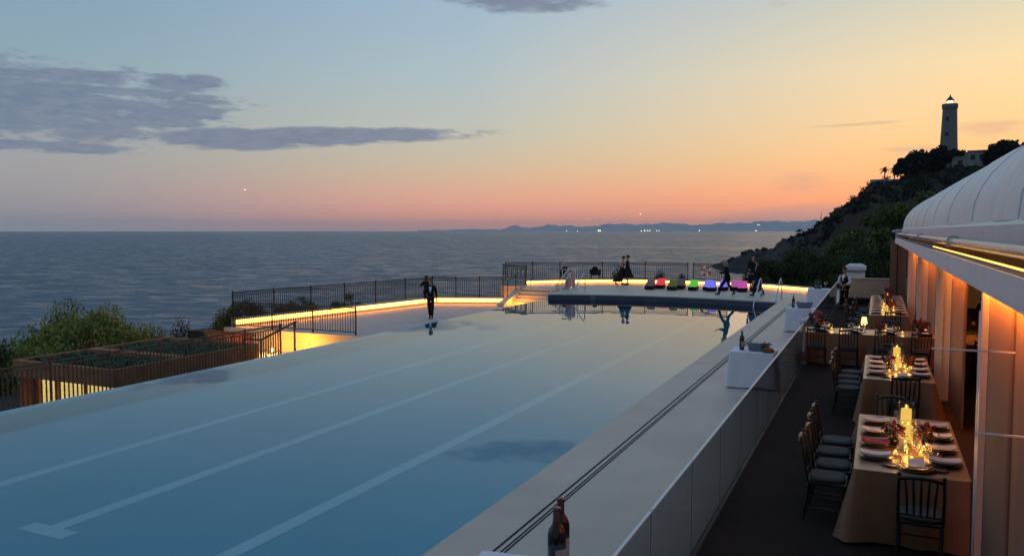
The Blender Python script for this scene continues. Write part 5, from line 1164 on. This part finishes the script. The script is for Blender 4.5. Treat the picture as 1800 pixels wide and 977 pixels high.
person('woman in a black full skirt with her hair in a bun embracing on the terrace', (-13.42, 45.5, D), face(-1, -.25), dict(elL=(.25, -.18, 1.28), wrL=(.10, -.36, 1.30), haL=(.04, -.42, 1.31), elR=(-.25, -.18, 1.28), wrR=(-.10, -.36, 1.22), haR=(-.05, -.42, 1.2)), top='blouse', shirt=False, bottom='skirt', skirt=dict(h=.44, r=.42, dx=0, dy=.03), bun=True, hs=.98)
person('woman in a long dark trailing dress leaning into the embrace on the terrace', (-13.70, 45.36, D), face(1, .25), dict(elL=(.25, -.15, 1.25), wrL=(.14, -.34, 1.34), haL=(.08, -.4, 1.36), elR=(-.24, -.15, 1.3), wrR=(-.12, -.33, 1.42), haR=(-.08, -.38, 1.44), chest=(0, -.03, 1.29), neck=(0, -.06, 1.47), chin=(0, -.085, 1.55), head=(0, -.085, 1.65), top=(0, -.08, 1.73), anR=(-.11, .4, .14), knR=(-.1, .16, .5), toR=(-.12, .3, .03)), top='bodice', bottom='skirt', skirt=dict(h=.2, r=.34, dx=.0, dy=.36), hair='hair_dark', hs=.97)
stride = dict(knL=(.10, -.26, .53), anL=(.10, -.40, .10), toL=(.11, -.56, .08), knR=(-.10, .08, .50), anR=(-.10, .36, .16), toR=(-.10, .24, .04), pelvis=(0, 0, .93), waist=(0, -.01, 1.07))
person('blond person in a black suit striding left past the blue lounge seat', (-6.75, 40.15, D), face(-1, -.15), dict(stride, chest=(0, -.05, 1.28), neck=(0, -.10, 1.46), chin=(0, -.15, 1.54), head=(0, -.16, 1.63), top=(0, -.16, 1.71), shL=(.18, -.06, 1.39), shR=(-.18, -.06, 1.39), elL=(.25, -.12, 1.13), wrL=(.18, -.38, 1.12), haL=(.15, -.46, 1.14), elR=(-.25, -.12, 1.13), wrR=(-.18, -.38, 1.14), haR=(-.15, -.46, 1.17)), hair='hair_blond', long_hair=True, shirt=False)
person('person in a black dress standing behind the magenta lounge seats', (-6.15, 44.6, D), face(.5, -1), dict(elL=(.26, -.02, 1.15), wrL=(.22, -.2, 1.05), haL=(.19, -.28, 1.06)), top='blouse', shirt=False, bottom='skirt', skirt=dict(h=.35, r=.25, dx=0, dy=0), hair='hair_dark', hs=1.06)
person('man in a black suit and white shirt walking left with his head bowed', (-5.3, 40.5, D), face(-1, -.35), dict(stride, knL=(.10, -.2, .52), anL=(.10, -.26, .09), toL=(.11, -.42, .05), anR=(-.10, .26, .13), toR=(-.1, .12, .035), chest=(0, -.02, 1.30), neck=(0, -.05, 1.48), chin=(0, -.10, 1.55), head=(0, -.13, 1.64), top=(0, -.12, 1.72), elL=(.25, -.05, 1.14), wrL=(.15, -.28, 1.06), haL=(.10, -.35, 1.06), elR=(-.25, -.10, 1.16), wrR=(-.2, -.34, 1.2), haR=(-.18, -.42, 1.24)), tie=False, hs=1.03)
person('waiter in a black waistcoat and white sleeves with a tan apron by the glass railing', (-1.22, 35.3, D), face(-.6, -1), dict(elL=(.27, .0, 1.14), wrL=(.22, -.2, 1.05), haL=(.18, -.27, 1.05), elR=(-.27, 0, 1.14), wrR=(-.2, -.22, 1.06), haR=(-.15, -.28, 1.07), chin=(0, -.04, 1.565), head=(0, -.055, 1.66), top=(0, -.05, 1.745)), top='waistcoat', hs=.98, hair='hair_dark')
person('person in a dark suit leaning over the table inside the marquee', (2.62, 22.6, D), face(-.5, -1), dict(waist=(0, -.08, 1.08), chest=(0, -.26, 1.25), neck=(0, -.42, 1.36), chin=(0, -.5, 1.40), head=(0, -.56, 1.47), top=(0, -.58, 1.55), shL=(.18, -.34, 1.32), shR=(-.18, -.34, 1.32), elL=(.26, -.42, 1.05), wrL=(.2, -.6, .92), haL=(.17, -.67, .88), elR=(-.26, -.42, 1.05), wrR=(-.2, -.62, .95), haR=(-.17, -.7, .92)), hs=1.05)

# ------------------------------------------------------------------ air over the bay
HZ_ON = True
if HZ_ON:
    z_ = MB(); z_.box(-20000, 20000, -4000, 26000, -42, 290)
    hz = z_.build('haze', 'far_hill'); hz.data.materials.clear()
    m = bpy.data.materials.new('haze_air'); m.use_nodes = True; t = m.node_tree; t.nodes.remove(t.nodes['Principled BSDF'])
    pv = t.nodes.new('ShaderNodeVolumePrincipled'); pv.inputs['Density'].default_value = 3.6e-5; pv.inputs['Color'].default_value = (.93, .93, .97, 1)
    t.links.new(pv.outputs[0], t.nodes['Material Output'].inputs['Volume']); hz.data.materials.append(m); hz['kind'] = 'stuff'
